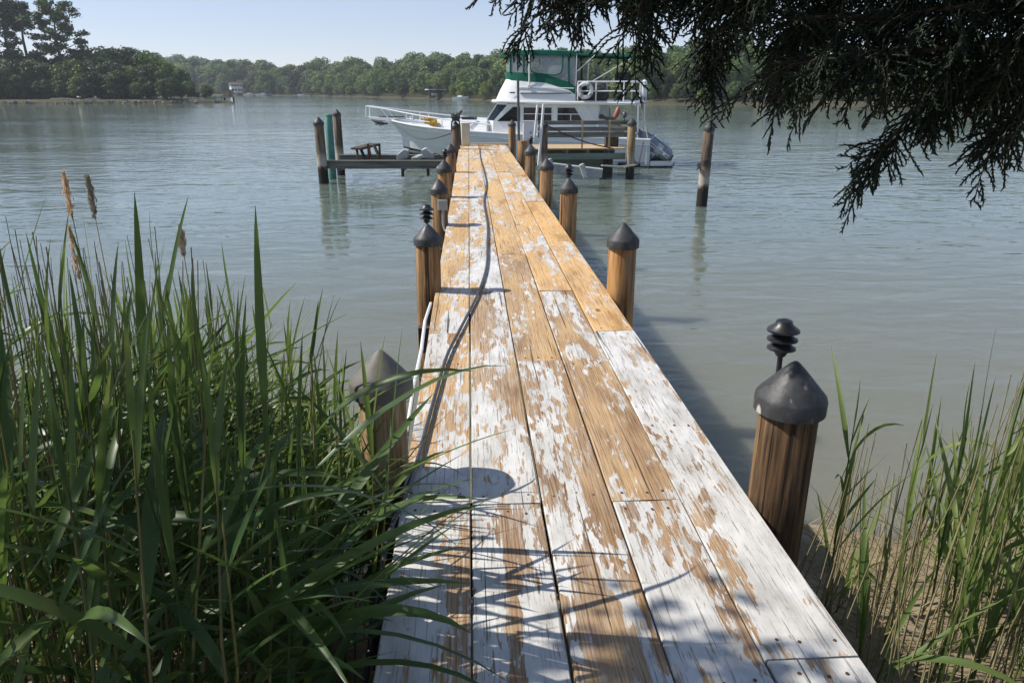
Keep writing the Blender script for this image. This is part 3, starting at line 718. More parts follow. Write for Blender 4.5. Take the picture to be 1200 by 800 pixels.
def dock_fittings():
    hp = [(562, 173), (563, 185), (567, 200), (570, 216), (567, 236), (571, 262), (571, 285), (570, 312), (560, 344), (540, 384), (524, 416), (512, 456), (502, 492), (489, 540), (474, 582)]
    pts = [G(px, py, DZ+.022) for px, py in hp]; pts += [np.array([-.335, 2.45, 1.19]), np.array([-.36, 2.1, 1.05]), np.array([-.37, 1.5, .85])]
    # smooth it
    P = [Vector(p) for p in pts]; Q = []
    for i in range(len(P)-1):
        a, b, c, d = P[max(i-1, 0)], P[i], P[i+1], P[min(i+2, len(P)-1)]
        for k in range(6):
            u = k/6; Q.append(.5*((2*b) + (c-a)*u + (2*a-5*b+4*c-d)*u*u + (3*b-a-3*c+d)*u**3))
    Q.append(P[-1])
    tag(MB().tube(Q, .0105, 10).build('garden_hose', 'hose_rubber', None, True), 'dark grey hose snaking along the dock planks', 'hose')
    W = [(-.33, 5.75, 1.195), (-.345, 5.2, 1.215), (-.335, 4.6, 1.205), (-.35, 4.1, 1.16), (-.365, 3.7, 1.05), (-.37, 3.3, .9)]
    tag(MB().tube(W, .012, 8).build('white_conduit', 'pvc_white', None, True), 'white plastic conduit running along the left edge of the dock', 'pipe')
    x, y = -.375, 9.45
    t = thing('junction_box', 'grey junction box with a bent conduit on the third left piling', 'electric box', (x+.03, y-.135, 1.46))
    MB().box((0, 0, 0), (.115, .06, .13)).build('box', 'galvanised', t, bevel=.006); MB().box((0, -.034, 0), (.10, .01, .115)).build('lid', 'galvanised', t, bevel=.003)
    MB().tube([(0, 0, -.06), (0, 0, -.24), (.02, -.02, -.31), (.08, -.08, -.34)], .016, 8).build('conduit', 'pvc_grey', t, True)
    t = thing('cream_cabinet', 'cream panel cabinet at the end of the dock beside the rope-topped piling', 'cabinet', (-.12, 23.55, DZ+.005), .15)
    MB().box((0, 0, .32), (.26, .26, .64)).build('body', 'cream_panel', t, bevel=.01); MB().box((.02, 0, .655), (.32, .30, .03)).build('lid', 'cream_panel', t, bevel=.008)
    MB().box((0.0, -.136, .31), (.19, .012, .5)).build('door', 'cream_panel', t, bevel=.003)
    # bundle of line on the tall piling
    rr = random.Random(5); m = MB(); P = []
    for k in range(60):
        a = k*.55; P.append((-.39 + (.10+.03*math.sin(k*1.7))*math.cos(a), 22.2 + (.10+.03*math.cos(k*2.1))*math.sin(a), 1.98 + .05*math.sin(k*.9) + .0028*k))
    m.tube(P, .022, 6); m.tube([(-.33, 22.1, 2.08), (-.25, 22.1, 2.2), (-.2, 22.12, 2.26)], [.03, .04, .035], 6); m.tube([(-.44, 22.08, 2.05), (-.5, 22.05, 1.9), (-.50, 22.07, 1.7)], .02, 6); m.tube([(-.3, 22.08, 2.05), (-.26, 22.07, 1.85), (-.25, 22.08, 1.5), (-.24, 22.1, 1.3)], .022, 6)
    tag(m.build('line_bundle', 'rope_dark', None, True), 'bundle of dark line heaped on top of the tall weathered piling', 'rope')
    # white meter box on a grey stand
    p = D(619, 164, 21.0); t = thing('meter_box', 'white electric meter box on a grey stand right of the dock', 'electric box', (p[0], p[1], 1.5), -.1)
    MB().box((0, 0, .26), (.29, .16, .50)).build('box', 'box_white', t, bevel=.012); MB().box((0, -.085, .25), (.26, .015, .40)).build('door', 'box_white', t, bevel=.004)
    MB().box((0, -.02, .515), (.32, .2, .03)).build('hood', 'box_white', t); MB().box((0, .03, -.4), (.10, .06, .82)).build('stand', 'galvanised', t); MB().box((.07, -.1, .22), (.02, .02, .06)).build('handle', 'steel_dark', t)
    a = D(630, 123, 21.3); b = D(626, 166, 21.3)
    tag(MB().tube([b, a], .034, 10).build('white_pipe', 'pvc_white', None, True), 'shorter white plastic pipe standing beside the meter box', 'pipe', 'white pipes by the dock')
    a = D(637, 122, 21.0); b = D(631, 194, 20.8)
    tag(MB().tube([b, a], .036, 10).build('white_pipe', 'pvc_white', None, True), 'longer white plastic pipe leaning down past the dock edge', 'pipe', 'white pipes by the dock')
    a = D(607, 92, 19.8); b = D(608, 165, 19.8)
    tag(MB().tube([b, a], .032, 8).build('grey_pipe', 'steel_dark', None, True), 'tall thin dark grey pipe standing on the flat topped piling', 'pipe')
dock_fittings()

def platform():
    x0, x1, y0, y1, z = 2.25, 5.2, 25.35, 27.3, .98
    t = thing('railed_platform', 'low timber platform with a three board grey railing before the yacht', 'platform', (0, 0, 0))
    n = 13
    for i in range(n):
        w = (y1-y0)/n; MB().box(((x0+x1)/2, y0+w*(i+.5), z-.02), (x1-x0, w-.01, .04)).build('plank', 'new_board', t)
    for x in (2.55, 3.25, 3.95, 4.65): MB().box((x, (y0+y1)/2, z-.11), (.07, y1-y0-.06, .14)).build('joist', 'weathered_grey', t)
    MB().box(((x0+x1)/2, y0+.04, .72), (x1-x0, .09, .2)).build('fascia_beam', 'green_treated', t); MB().box(((x0+x1)/2-.3, y0+.5, .46), (x1-x0-.7, .12, .22)).build('lower_beam', 'green_treated', t)
    MB().box(((x0+x1)/2, y1-.04, .72), (x1-x0, .09, .2)).build('fascia_beam', 'green_treated', t)
    for x in (x0+.3, x1-.45):
        for y in (y0+.4, y1-.3): MB().tube([(x, y, -1.5), (x, y, .85)], .12, 10).build('pile', 'weathered_dark', t, True)
    for k, (za, h) in enumerate(((1.80, .13), (1.60, .13), (1.42, .17))):
        MB().box(((x0+x1)/2+.05, y0-.03-.001*k, za), (x1-x0+.1, .04, h)).build('rail_board', 'weathered_grey', t, bevel=.004)
    MB().box((x1-.32, y0-.056, 1.86), (.55, .05, .05)).build('new_rail_cap', 'new_board', t); MB().box((x1-.36, y0-.062, 1.65), (.55, .025, .06)).build('patch_board', 'new_board', t)
    for x in (x0+.12, 3.72, 4.62): MB().box((x, y0-.075, 1.42), (.055, .045, .92)).build('rail_post', 'new_board' if x > 3 else 'weathered_grey', t)
    b = thing('deck_bench', 'dark brown wooden bench box behind the railing at its right end', 'bench', (4.85, 26.1, z+.002))
    MB().box((0, 0, .40), (.5, .4, .05)).build('seat', 'weathered_dark', b); MB().box((0, .02, .19), (.44, .3, .37)).build('box', 'weathered_dark', b)
    # small outboard motor clamped on the rail
    o = thing('outboard_motor', 'small red and black outboard motor tilted on the railing top', 'motor', (4.60, y0+.02, 1.88))
    MB().tube([(.18, 0, .05), (.24, 0, .16), (.30, 0, .34), (.31, 0, .42)], [.06, .09, .085, .03], 10).build('cowl', 'red_enamel', o, True)
    MB().tube([(-.22, 0, .1), (-.1, 0, .06), (.1, 0, .05), (.2, 0, .06)], [.07, .06, .07, .06], 8).build('leg', 'steel_dark', o, True)
    MB().lathe([(.02, 0), (.085, .02), (.085, .14), (.02, .17)], 10, (-.27, 0, .03)).build('propeller_hub', 'lamp_black', o, True); MB().box((.02, 0, -.05), (.09, .12, .16)).build('clamp', 'steel_dark', o)
    p = thing('post_lamp', 'small dark lamp on a rod beside the corner piling', 'lamp', (5.08, 25.2, 1.75)); MB().tube([(0, 0, 0), (0, 0, .25)], .018, 6).build('stem', 'steel_dark', p); MB().lathe([(.02, .2), (.075, .24), (.075, .33), (.05, .38), (.01, .4)], 12).build('shade', 'steel_dark', p, True)
    # right hand lift beam hanging before the platform
    l = thing('lift_beam', 'pale grey lift beam with an upright chock right of the dock', 'lift beam', (0, 0, 0))
    a = D(646, 196, 23.2); c = D(706, 203, 23.0); MB().beam(a, c, .25, .26).build('beam', 'bunk_grey', l, bevel=.01)
    for px, py in ((643, 186), (681, 192)):
        q = D(px, py, 22.9); MB().beam(q, q + np.array([.16, -.05, -.42]), .13, .16).build('chock', 'bunk_grey', l, bevel=.03)
    a = D(705, 194, 23.6); c = D(745, 193, 25.0)
    mid = (np.array(a)+np.array(c))/2 - np.array([0, 0, .05])
    tag(MB().tube([a, mid, c, D(731, 196, 24.9)], .025, 6).build('mooring_line', 'rope_pale', None, True), 'pale line running from the lift beam to the corner piling', 'rope')
    P = []
    a = np.array([5.36, 24.94, .95]); c = np.array(D(754, 166, 28.3))
    for k in range(13):
        u = k/12; p = a*(1-u)+c*u; p[2] -= .75*math.sin(math.pi*u)*(1-.25*u); P.append(p)
    tag(MB().tube(P, .022, 6).build('mooring_line', 'rope_dark', None, True), 'dark slack line from the corner piling up to the yacht stern', 'rope')
    a = np.array([2.4, 25.25, 1.8]); c = np.array([4.75, 25.2, .98]); P = [a*(1-u)+c*u - np.array([0, 0, .12*math.sin(math.pi*u)]) for u in np.linspace(0, 1, 9)]
    tag(MB().tube(P, .02, 6).build('mooring_line', 'rope_dark', None, True), 'dark line slanting down across the platform railing', 'rope')
platform()

def boat_lift():
    t = thing('boat_lift', 'rusty steel boat lift with two long beams left of the dock end', 'boat lift', (0, 0, 0))
    def ibeam(a, b):
        m = MB(); a = Vector(a); b = Vector(b)
        for dz in (-.11, .11): m.beam(a+Vector((0, 0, dz)), b+Vector((0, 0, dz)), .2, .03)
        m.beam(a, b, .04, .20); m.build('beam', 'weathered_grey', t)
    A = D(383, 192, 24.2); B = D(526, 188.5, 24.2); C = D(398, 184, 26.4); E_ = D(530, 183, 26.4)
    A[2] = B[2] = C[2] = E_[2] = .58
    ibeam(A, B); ibeam(C, E_)
    for u in (.1, .62, .92): 
        a = Vector(A).lerp(Vector(B), u); c = Vector(C).lerp(Vector(E_), u); a.z = c.z = .42; MB().beam(a, c, .1, .1).build('cross_member', 'steel_dark', t)
    # guide chocks and bunks
    for px, py, d in ((471, 181, 24.5), (501, 180, 24.5)):
        q = Vector(D(px, py, d)); s = 1 if px < 480 else -1
        MB().prism([q+Vector((-.17*s, 0, -.17)), q+Vector((.14*s, 0, -.13)), q+Vector((.2*s, 0, .10)), q+Vector((.07*s, 0, .15)), q+Vector((-.17*s, 0, -.02))], (.03, .3, .03)).build('guide_chock', 'bunk_grey', t, bevel=.01)
        MB().box(q+Vector((0, .0, -.45)), (.09, .09, .5)).build('guide_bracket', 'rust', t)
    MB().beam(D(486, 186, 25), D(494, 182.5, 26), .22, .1).build('bunk', 'bunk_grey', t, bevel=.02); MB().beam(D(474, 176.5, 25.2), D(506, 181, 25.4), .08, .05).build('tie_bar', 'bunk_grey', t)
    # dark saw-horse seat resting on the beams
    s = thing('bunk_stand', 'dark weathered trestle stand tilted on the lift beams', 'stand', (0, 0, 0))
    a = Vector(D(417, 174.5, 24.6)); b = Vector(D(440, 169, 25.6)); MB().beam(a, b, .42, .07).build('top_board', 'weathered_dark', s, bevel=.015)
    for px, py, qx, qy in ((418, 175, 420, 187), (423, 175, 429, 189), (432, 172, 434, 183), (438, 170, 444, 183)): MB().beam(D(px, py, 24.9), D(qx, qy, 24.7), .07, .07).build('leg', 'weathered_dark', s)
    for px in (432, 445):
        q = D(px, 178, 24.5 if px < 440 else 26.2); tag(MB().box(q, (.07, .07, .5)).build('lift_guide_post', 'rust'), ('short rusty upright on the near lift beam', 'short rusty upright on the rear lift beam')[px > 440], 'post', 'rusty uprights on the lift')
boat_lift()

# ------------------------------------------------------------------ the motor yacht
def yacht():
    HD = R(162.83); n = np.array([-math.sin(HD), math.cos(HD), 0]); O = G(760, 197, 0) - n*1.9
    t = thing('motor_yacht', 'white flybridge motor yacht with a green canvas top', 'yacht', (O[0], O[1], 0), HD)
    def L(tab): return lambda s: interp(s, tab)
    # hull: every level runs from the transom (s=0) to its own stem (s=1)
    lev = [ # stem x, half beam over s, z over s
        (10.3, L([(0, .9), (.5, 1.0), (.85, .3), (1, .0)]), L([(0, -.55), (.8, -.55), (1, -.3)])),
        (10.72, L([(0, 1.66), (.3, 1.78), (.5, 1.72), (.65, 1.5), (.8, .93), (.93, .32), (1, .015)]), L([(0, .03), (.4, .06), (.65, .14), (.83, .27), (1, .51)])),
        (10.74, L([(0, 1.72), (.3, 1.86), (.5, 1.83), (.65, 1.68), (.8, 1.18), (.93, .47), (1, .02)]), L([(0, .22), (.4, .26), (.65, .36), (.83, .58), (1, .93)])),
        (11.14, L([(0, 1.80), (.3, 1.96), (.5, 1.96), (.65, 1.82), (.8, 1.40), (.92, .72), (1, .03)]), L([(0, .84), (.5, 1.01), (.7, 1.13), (.85, 1.25), (1, 1.42)])),
        (11.34, L([(0, 1.82), (.3, 1.98), (.5, 1.98), (.65, 1.86), (.8, 1.46), (.92, .80), (1, .04)]), L([(0, 1.04), (.5, 1.2), (.7, 1.31), (.85, 1.42), (1, 1.61)]))]
    S = [0, .08, .16, .25, .33, .41, .5, .57, .64, .70, .76, .81, .86, .90, .94, .97, 1]
    def strip(k0, k1, sub=1):
        m = MB()
        for sg in (1, -1):
            rows = []
            for s in S:
                row = []
                for k in range(k0, k1+1):
                    X, Y, Z = lev[k]; row.append((X*s, sg*Y(s), Z(s)))
                rows.append(row)
            m.loft(rows)
        if k0 < 4:
            a = [(lev[k][0]*0, lev[k][1](0), lev[k][2](0)) for k in range(k0, k1+1)]; m.add(a + [(x, -y, z) for x, y, z in reversed(a)], [tuple(range(2*len(a)))])
        return m
    strip(0, 1).build('keel', 'boot_black', t, True)
    strip(2, 3).build('topside', 'hull_paint', t, True); strip(1, 2).build('lower_hull', 'hull_paint', t, True)
    kn = MB()
    for sg in (1, -1): kn.tube([(lev[2][0]*s, sg*(lev[2][1](s)+.006), lev[2][2](s)) for s in S], .022, 5)
    kn.build('chine_rail', 'hull_paint', t, True); strip(3, 4).build('bulwark', 'gelcoat', t, True)
    m = MB()
    for sg in (1, -1):
        m.tube([(lev[3][0]*s, sg*(lev[3][1](s)+.012), lev[3][2](s)) for s in S], .028, 6); m.tube([(lev[4][0]*s, sg*lev[4][1](s), lev[4][2](s)) for s in S], .038, 6)
    m.tube([(0, -1.82, 1.04), (0, 1.82, 1.04)], .038, 6); m.build('rub_rail', 'rail_white', t, True)
    m = MB(); Sd = [s for s in S if s >= .25]
    m.loft([[(lev[4][0]*s, -lev[4][1](s), lev[4][2](s)-.05), (lev[4][0]*s, 0, lev[4][2](s)-.01), (lev[4][0]*s, lev[4][1](s), lev[4][2](s)-.05)] for s in Sd]); m.build('deck', 'gelcoat', t)
    MB().box((1.42, 0, .42), (2.75, 3.3, .05)).build('cockpit_sole', 'bunk_grey', t)
    # pulpit and bow rail
    MB().loft([[(11.0, -.30, 1.52), (11.0, .30, 1.52), (11.0, .30, 1.62), (11.0, -.30, 1.62)], [(11.5, -.26, 1.58), (11.5, .26, 1.58), (11.5, .26, 1.68), (11.5, -.26, 1.68)], [(12.3, -.19, 1.63), (12.3, .19, 1.63), (12.3, .19, 1.72), (12.3, -.19, 1.72)]], True).build('bow_pulpit', 'gelcoat', t)
    MB().box((12.31, 0, 1.675), (.04, .4, .11)).build('pulpit_cap', 'rail_white', t)
    rl = MB()
    top = [(12.28, .19, 2.16), (11.4, .3, 2.06), (10.4, .72, 1.93), (9.3, 1.2, 1.80), (8.2, 1.52, 1.69), (7.0, 1.72, 1.60), (6.2, 1.78, 1.5)]
    for sg in (1, -1):
        rl.tube([(x, sg*y, z) for x, y, z in top], .026, 8); rl.tube([(12.28, sg*.19, 2.16), (12.31, sg*.19, 1.7)], .024, 6); rl.tube([(11.55, sg*.29, 2.08), (11.2, sg*.3, 1.66)], .024, 6)
        for x, y, z, zb in ((10.2, .8, 1.9, 1.5), (9.85, .97, 1.86, 1.46), (8.4, 1.46, 1.70, 1.33), (7.0, 1.72, 1.6, 1.28)): rl.tube([(x, sg*y, zb), (x, sg*y, z)], .02, 6)
        rl.tube([(10.2, sg*.8, 1.69), (9.0, sg*1.3, 1.58)], .016, 6)
    rl.tube([(12.28, -.19, 2.16), (12.28, .19, 2.16)], .026, 8); rl.build('bow_rail', 'rail_white', t, True)
    an = MB(); an.beam((12.15, 0, 1.60), (11.2, 0, 1.58), .06, .07); an.prism([(12.1, -.05, 1.55), (11.75, -.05, 1.36), (11.35, -.05, 1.42), (11.7, -.05, 1.52)], (0, .1, 0)); an.prism([(11.9, -.22, 1.40), (11.5, -.3, 1.38), (11.42, 0, 1.44), (11.5, .3, 1.38), (11.9, .22, 1.40)], (0, 0, .035)); an.build('anchor', 'steel_dark', t)
    MB().box((11.2, 0, 1.73), (1.1, .18, .05)).build('anchor_roller', 'steel_dark', t); MB().lathe([(.08, 0), (.08, .12), (.05, .2)], 10, (10.3, .0, 1.55)).build('windlass', 'stainless', t)
    # trunk cabin on the foredeck
    m = MB(); m.loft([[(9.15, -.8, 1.36), (9.15, .8, 1.36), (6.5, 1.45, 1.22), (6.5, -1.45, 1.22)], [(9.0, -.72, 1.66), (9.0, .72, 1.66), (6.5, 1.36, 1.68), (6.5, -1.36, 1.68)]], True); k = len(m.v); m.f += [(k-4, k-3, k-2, k-1)]; m.build('trunk_cabin', 'gelcoat', t, bevel=.04, seg=2)
    MB().box((7.7, 0, 1.72), (.55, .55, .07)).build('hatch', 'tinted_glass', t, bevel=.01); MB().box((7.3, 1.28, 1.71), (.62, .06, .06)).build('grab_rail', 'navy', t)
    # deck house: walls built round real window openings
    H = 1.45; zb, zs, zt, zr = 1.14, 1.65, 2.18, 2.30
    for sg in (1, -1):
        y = H*sg; th = -.06*sg
        w = MB()
        w.prism([(2.0, y, zb), (6.3, y, zb), (6.24, y, zs), (2.0, y, zs)], (0, th, 0)); w.prism([(2.05, y, zt), (5.42, y, zt), (5.36, y, zr), (2.05, y, zr)], (0, th, 0))
        w.prism([(6.06, y, zs), (6.24, y, zs), (5.64, y, zr), (5.36, y, zr), (5.42, y, zt)], (0, th, 0))      # raked front pillar
        w.prism([(5.02, y, zs), (5.16, y, zs), (5.16, y, zt), (5.02, y, zt)], (0, th, 0))
        w.prism([(3.66, y, zs), (3.87, y, zs), (3.87, y, zt), (3.66, y, zt)], (0, th, 0))
        w.prism([(2.0, y, zs), (2.62, y, zs), (2.96, y, zt), (2.05, y, zt)], (0, th, 0))
        w.build('house_side', 'gelcoat', t)
        yi = y - .025*sg
        for nm, poly, mt in (('side_window', [(5.16, zs), (6.06, zs), (5.42, zt), (5.16, zt)], 'glass'), ('side_window', [(3.87, zs), (5.02, zs), (5.02, zt), (3.87, zt)], 'tinted_glass'), ('side_window', [(2.62, zs), (3.66, zs), (3.66, zt), (2.96, zt)], 'tinted_glass')):
            g = MB().prism([(a, yi, b) for a, b in poly], (0, -.012*sg, 0)).build(nm, mt, t); f = MB(); P = [(a, y+.004*sg, b) for a, b in poly]
            for p, q in zip(P, P[1:]+P[:1]): f.beam(p, q, .02, .04, (0, 1, 0))
            if mt != 'glass': f.beam((poly[0][0]-.0, y+.004*sg, 1.93), (poly[1][0], y+.004*sg, 1.93), .03, .055, (0, 1, 0))
            if poly[0][0] == 2.62: f.beam((3.12, y+.004*sg, zs), (3.12, y+.004*sg, 1.93), .03, .05, (0, 1, 0))
            f.build('frame', 'rail_white' if mt != 'glass' else 'dark_interior', g)
        # raked wing panel over the cockpit
        MB().prism([(1.85, y-.02*sg, zs-.02), (1.2, y-.02*sg, 1.05), (2.0, y-.02*sg, 1.05), (2.0, y-.02*sg, zr-.03), (2.12, y-.02*sg, zr-.03)], (0, -.05*sg, 0)).build('wing_panel', 'hull_paint', t)
    MB().prism([(1.99, -H+.08, zb), (1.99, H-.08, zb), (1.99, H-.08, zr), (1.99, -H+.08, zr)], (.05, 0, 0)).build('aft_bulkhead', 'gelcoat', t)
    # front windscreen: three panes in a raked frame
    fr = MB(); A = (6.70, 1.62); B = (6.20, 2.32); W1 = .95; Q = (6.22, 1.62); Q2 = (5.66, 2.32)
    fr.beam((A[0], -W1, A[1]), (A[0], W1, A[1]), .06, .1); fr.beam((B[0], -W1, B[1]-.03), (B[0], W1, B[1]-.03), .06, .1)
    for yy in (-W1, -.32, .32, W1): fr.beam((A[0], yy, A[1]), (B[0], yy, B[1]), .05, .05, (0, 1, 0))
    for sg in (1, -1): fr.beam((A[0], sg*W1, A[1]), (Q[0], sg*(H-.03), Q[1]), .05, .08); fr.beam((B[0], sg*W1, B[1]-.03), (Q2[0], sg*(H-.03), Q2[1]-.03), .05, .08)
    fo = fr.build('windscreen_frame', 'gelcoat', t)
    for a, b in ((-W1+.03, -.35), (-.29, .29), (.35, W1-.03)): MB().prism([(A[0]-.01, a, A[1]), (A[0]-.01, b, A[1]), (B[0]-.01, b, B[1]), (B[0]-.01, a, B[1])], (-.015, 0, 0)).build('windscreen_pane', 'glass', fo)
    for sg in (1, -1):
        MB().prism([(A[0]-.03, sg*(W1+.03), A[1]), (Q[0]+.03, sg*(H-.06), Q[1]), (Q2[0]+.03, sg*(H-.06), Q2[1]), (B[0]-.03, sg*(W1+.03), B[1])], (-.012, -.008*sg, 0)).build('windscreen_pane', 'glass', fo)
        MB().prism([(6.72, sg*W1, 1.2), (6.26, sg*(H-.02), 1.2), (6.26, sg*(H-.02), 1.62), (6.72, sg*W1, 1.62)], (-.04, -.03*sg, 0)).build('quarter_panel', 'gelcoat', t)
    MB().box((6.70, 0, 1.41), (.05, W1*2, .42)).build('front_panel', 'gelcoat', t)
    MB().box((4.0, 0, 1.2), (3.9, 2.7, .06)).build('cabin_sole', 'dark_interior', t); MB().box((5.75, 0, 1.5), (.6, 2.3, .5)).build('helm_console', 'dark_interior', t); MB().box((3.6, 0, 1.75), (.1, 2.7, 1.05)).build('cabin_partition', 'dark_interior', t); MB().box((5.5, 1.1, 1.72), (.16, .14, .12)).build('cushion', 'teal_plastic', t)
    # flybridge deck with a rounded lip
    W = 1.72; P = [(6.42, -1.15), (6.25, -1.5), (5.9, -W), (.62, -W), (.45, -W+.17), (.45, W-.17), (.62, W), (5.9, W), (6.25, 1.5), (6.42, 1.15)]
    MB().prism([(x, y, 2.27 + .01*x) for x, y in P], (0, 0, .13)).build('flybridge_deck', 'gelcoat', t, True, .05, 3)
    # flybridge coaming
    def ring(inset, zf, xs):
        pts = []
        for x, y in xs: pts.append((x, y))
        return pts
    def wall(z0, z1, o0, o1, name, mat, closed=False, thick=None):
        m = MB(); m.loft([[(*p, z) for p, z in zip(o0, z0)], [(*p, z) for p, z in zip(o1, z1)]]); return m.build(name, mat, t, True)
    base = [(2.9, 1.66), (3.2, 1.66), (4.1, 1.66), (5.2, 1.66), (5.85, 1.6), (6.2, 1.3), (6.32, .7), (6.34, 0), (6.32, -.7), (6.2, -1.3), (5.85, -1.6), (5.2, -1.66), (4.1, -1.66), (3.2, -1.66), (2.9, -1.66)]
    topo = [(2.95, 1.60), (3.2, 1.59), (4.1, 1.55), (5.0, 1.50), (5.55, 1.4), (5.8, 1.1), (5.88, .6), (5.9, 0), (5.88, -.6), (5.8, -1.1), (5.55, -1.4), (5.0, -1.50), (4.1, -1.55), (3.2, -1.59), (2.95, -1.60)]
    ztop = [2.70, 2.86, 3.12, 3.19, 3.22, 3.24, 3.25, 3.25, 3.25, 3.24, 3.22, 3.19, 3.12, 2.86, 2.70]; zbs = [2.40]*15
    mid = [((a[0]+b[0])/2+.02, (a[1]+b[1])/2*1.012) for a, b in zip(base, topo)]; zm = [(a+b)/2 for a, b in zip(zbs, ztop)]
    inn = [(x*.985+.04, y*.95) for x, y in topo]
    m = MB(); m.loft([[(*p, z) for p, z in zip(base, zbs)], [(*p, z) for p, z in zip(mid, zm)], [(*p, z) for p, z in zip(topo, ztop)], [(*p, z-.02) for p, z in zip(inn, ztop)], [(*p, 2.41) for p in inn]]); m.build('flybridge_coaming', 'gelcoat', t, True)
    for sg in (1, -1):
        MB().tube([(3.1, sg*1.668, 2.70), (5.1, sg*1.638, 2.70)], .022, 6).build('stripe', 'steel_dark', t); MB().box((5.42, sg*1.635, 2.72), (.22, .012, .05)).build('name_badge', 'steel_dark', t)
        MB().tube([(3.0, sg*1.645, 2.88), (5.3, sg*1.59, 2.93)], .018, 6).build('moulding', 'rail_white', t)
    # canvas: green skirt, clear panels, green top
    zsk = [z + .26 for z in ztop]; zsk[0] = zsk[-1] = 2.95; zsk[1] = zsk[-2] = 3.10
    sk1 = [(x*1.0, y*1.005) for x, y in topo]
    def off(o, k): return [(x+.0, y*k) for x, y in o]
    wall([z-.04 for z in ztop], zsk, off(topo, 1.012), off(topo, 1.0), 'canvas_skirt', 'canvas_green')
    zc = [4.08]*15; ctop = [(3.0, 1.5), (3.25, 1.5), (4.1, 1.5), (5.0, 1.46), (5.55, 1.36), (5.8, 1.05), (5.87, .6), (5.88, 0), (5.87, -.6), (5.8, -1.05), (5.55, -1.36), (5.0, -1.46), (4.1, -1.5), (3.25, -1.5), (3.0, -1.5)]
    wall(zsk, zc, off(topo, .998), ctop, 'clear_curtain', 'vinyl')
    m = MB()
    for i in (1, 3, 4, 6, 8, 10, 11, 13): MB().beam((*topo[i], zsk[i]-.02), (*ctop[i], zc[i]), .05, .07, (1, 0, 0)).build('curtain_seam', 'canvas_green', t)
    for sg in (1, -1):
        P = [(4.75, sg*1.525, 4.05), (4.74, sg*1.535, 3.65), (4.68, sg*1.54, 3.48), (4.45, sg*1.545, 3.42), (3.75, sg*1.56, 3.36), (3.55, sg*1.56, 3.42), (3.48, sg*1.555, 3.6), (3.46, sg*1.53, 4.05)]; MB().tube(P, .024, 5).build('curtain_zip', 'canvas_green', t)
    m = MB(); rows = []
    for x, w, z in ((5.98, .9, 4.06), (5.95, 1.2, 4.20), (5.6, 1.42, 4.27), (4.6, 1.55, 4.285), (3.6, 1.56, 4.25), (2.95, 1.56, 4.21)):
        rows.append([(x, -w-.01, z-.16 if x < 5.96 else z), (x, -w, z-.03), (x, -w*.5, z+.03), (x, 0, z+.05), (x, w*.5, z+.03), (x, w, z-.03), (x, w+.01, z-.16 if x < 5.96 else z)])
    m.loft(rows); m.loft([[(x, y, z-.03) for x, y, z in r] for r in rows]); m.build('canvas_top', 'canvas_green', t)
    m = MB(); rows = []
    for x, w, z in ((2.9, 1.5, 4.17), (1.8, 1.5, 4.14), (.62, 1.48, 4.06)): rows.append([(x, -w, z-.09), (x, -w+.03, z-.01), (x, 0, z+.04), (x, w-.03, z-.01), (x, w, z-.09)])
    m.loft(rows); m.loft([[(x, y, z-.025) for x, y, z in r] for r in rows]); m.build('aft_bimini', 'canvas_green', t)
    m = MB()
    for sg in (1, -1):
        for P in ([(4.2, sg*1.48, 3.2), (3.0, sg*1.48, 4.1)], [(2.3, sg*1.55, 3.14), (.75, sg*1.45, 4.02)], [(2.95, sg*1.5, 2.5), (2.95, sg*1.5, 4.12)], [(2.9, sg*1.5, 3.5), (2.2, sg*1.5, 4.1)]): MB().tube(P, .022, 6).build('bimini_strut', 'stainless', t, True)
    # aft rail
    m = MB(); top = [(2.85, 1.62), (.62, 1.62), (.5, 1.5), (.5, -1.5), (.62, -1.62), (2.85, -1.62)]
    for z in (2.78, 3.12): m.tube([(x, y, z) for x, y in top], .024, 6)
    for x, y in ((2.85, 1.62), (2.15, 1.62), (1.1, 1.62), (.5, 1.5), (.5, 0), (.5, -1.5), (1.1, -1.62), (2.15, -1.62), (2.85, -1.62)): m.tube([(x, y, 2.38), (x, y, 3.12)], .028, 6)
    m.build('aft_rail', 'rail_white', t, True)
    s = MB().box((1.28, .3, 3.25), (.62, .5, .42)).build('helm_seat', 'dark_interior', t, bevel=.05, seg=2); MB().box((1.28, .3, 2.72), (.14, .14, .66)).build('pedestal', 'dark_interior', s)
    MB().box((2.35, .2, 2.62), (.8, 1.4, .42)).build('settee', 'weathered_dark', t, bevel=.05); MB().box((3.0, 1.2, 2.75), (.4, .5, .7)).build('locker', 'dark_interior', t)
    for sg in (1, -1):
        m = MB(); m.tube([(.55, sg*1.55, 2.3), (.5, sg*1.6, 1.05)], .03, 6); m.build('stanchion', 'stainless', t, True)
    MB().beam((2.0, 1.5, 1.85), (1.0, 1.62, 1.45), .04, .04).build('brace', 'steel_dark', t); MB().tube([(2.55, 1.56, 2.26), (1.75, 1.72, 1.1)], .02, 6).build('boarding_rail', 'rail_white', t)
    MB().tube([(4.75, 1.6, 2.98), (4.77, 1.58, 4.45)], [.035, .018], 8).build('antenna', 'rail_white', t); MB().box((4.75, 1.62, 2.95), (.1, .08, .12)).build('antenna_mount', 'stainless', t)
    # swim platform
    MB().prism([(-.86, -1.4, .05), (-.86, 1.45, .05), (-.02, 1.7, .05), (-.02, -1.7, .05)], (0, 0, .19)).build('swim_platform', 'gelcoat', t, bevel=.03, seg=2)
    MB().prism([(-.8, -1.35, .242), (-.8, 1.40, .242), (-.04, 1.62, .242), (-.04, -1.62, .242)], (0, 0, .012)).build('platform_tread', 'weathered_dark', t)
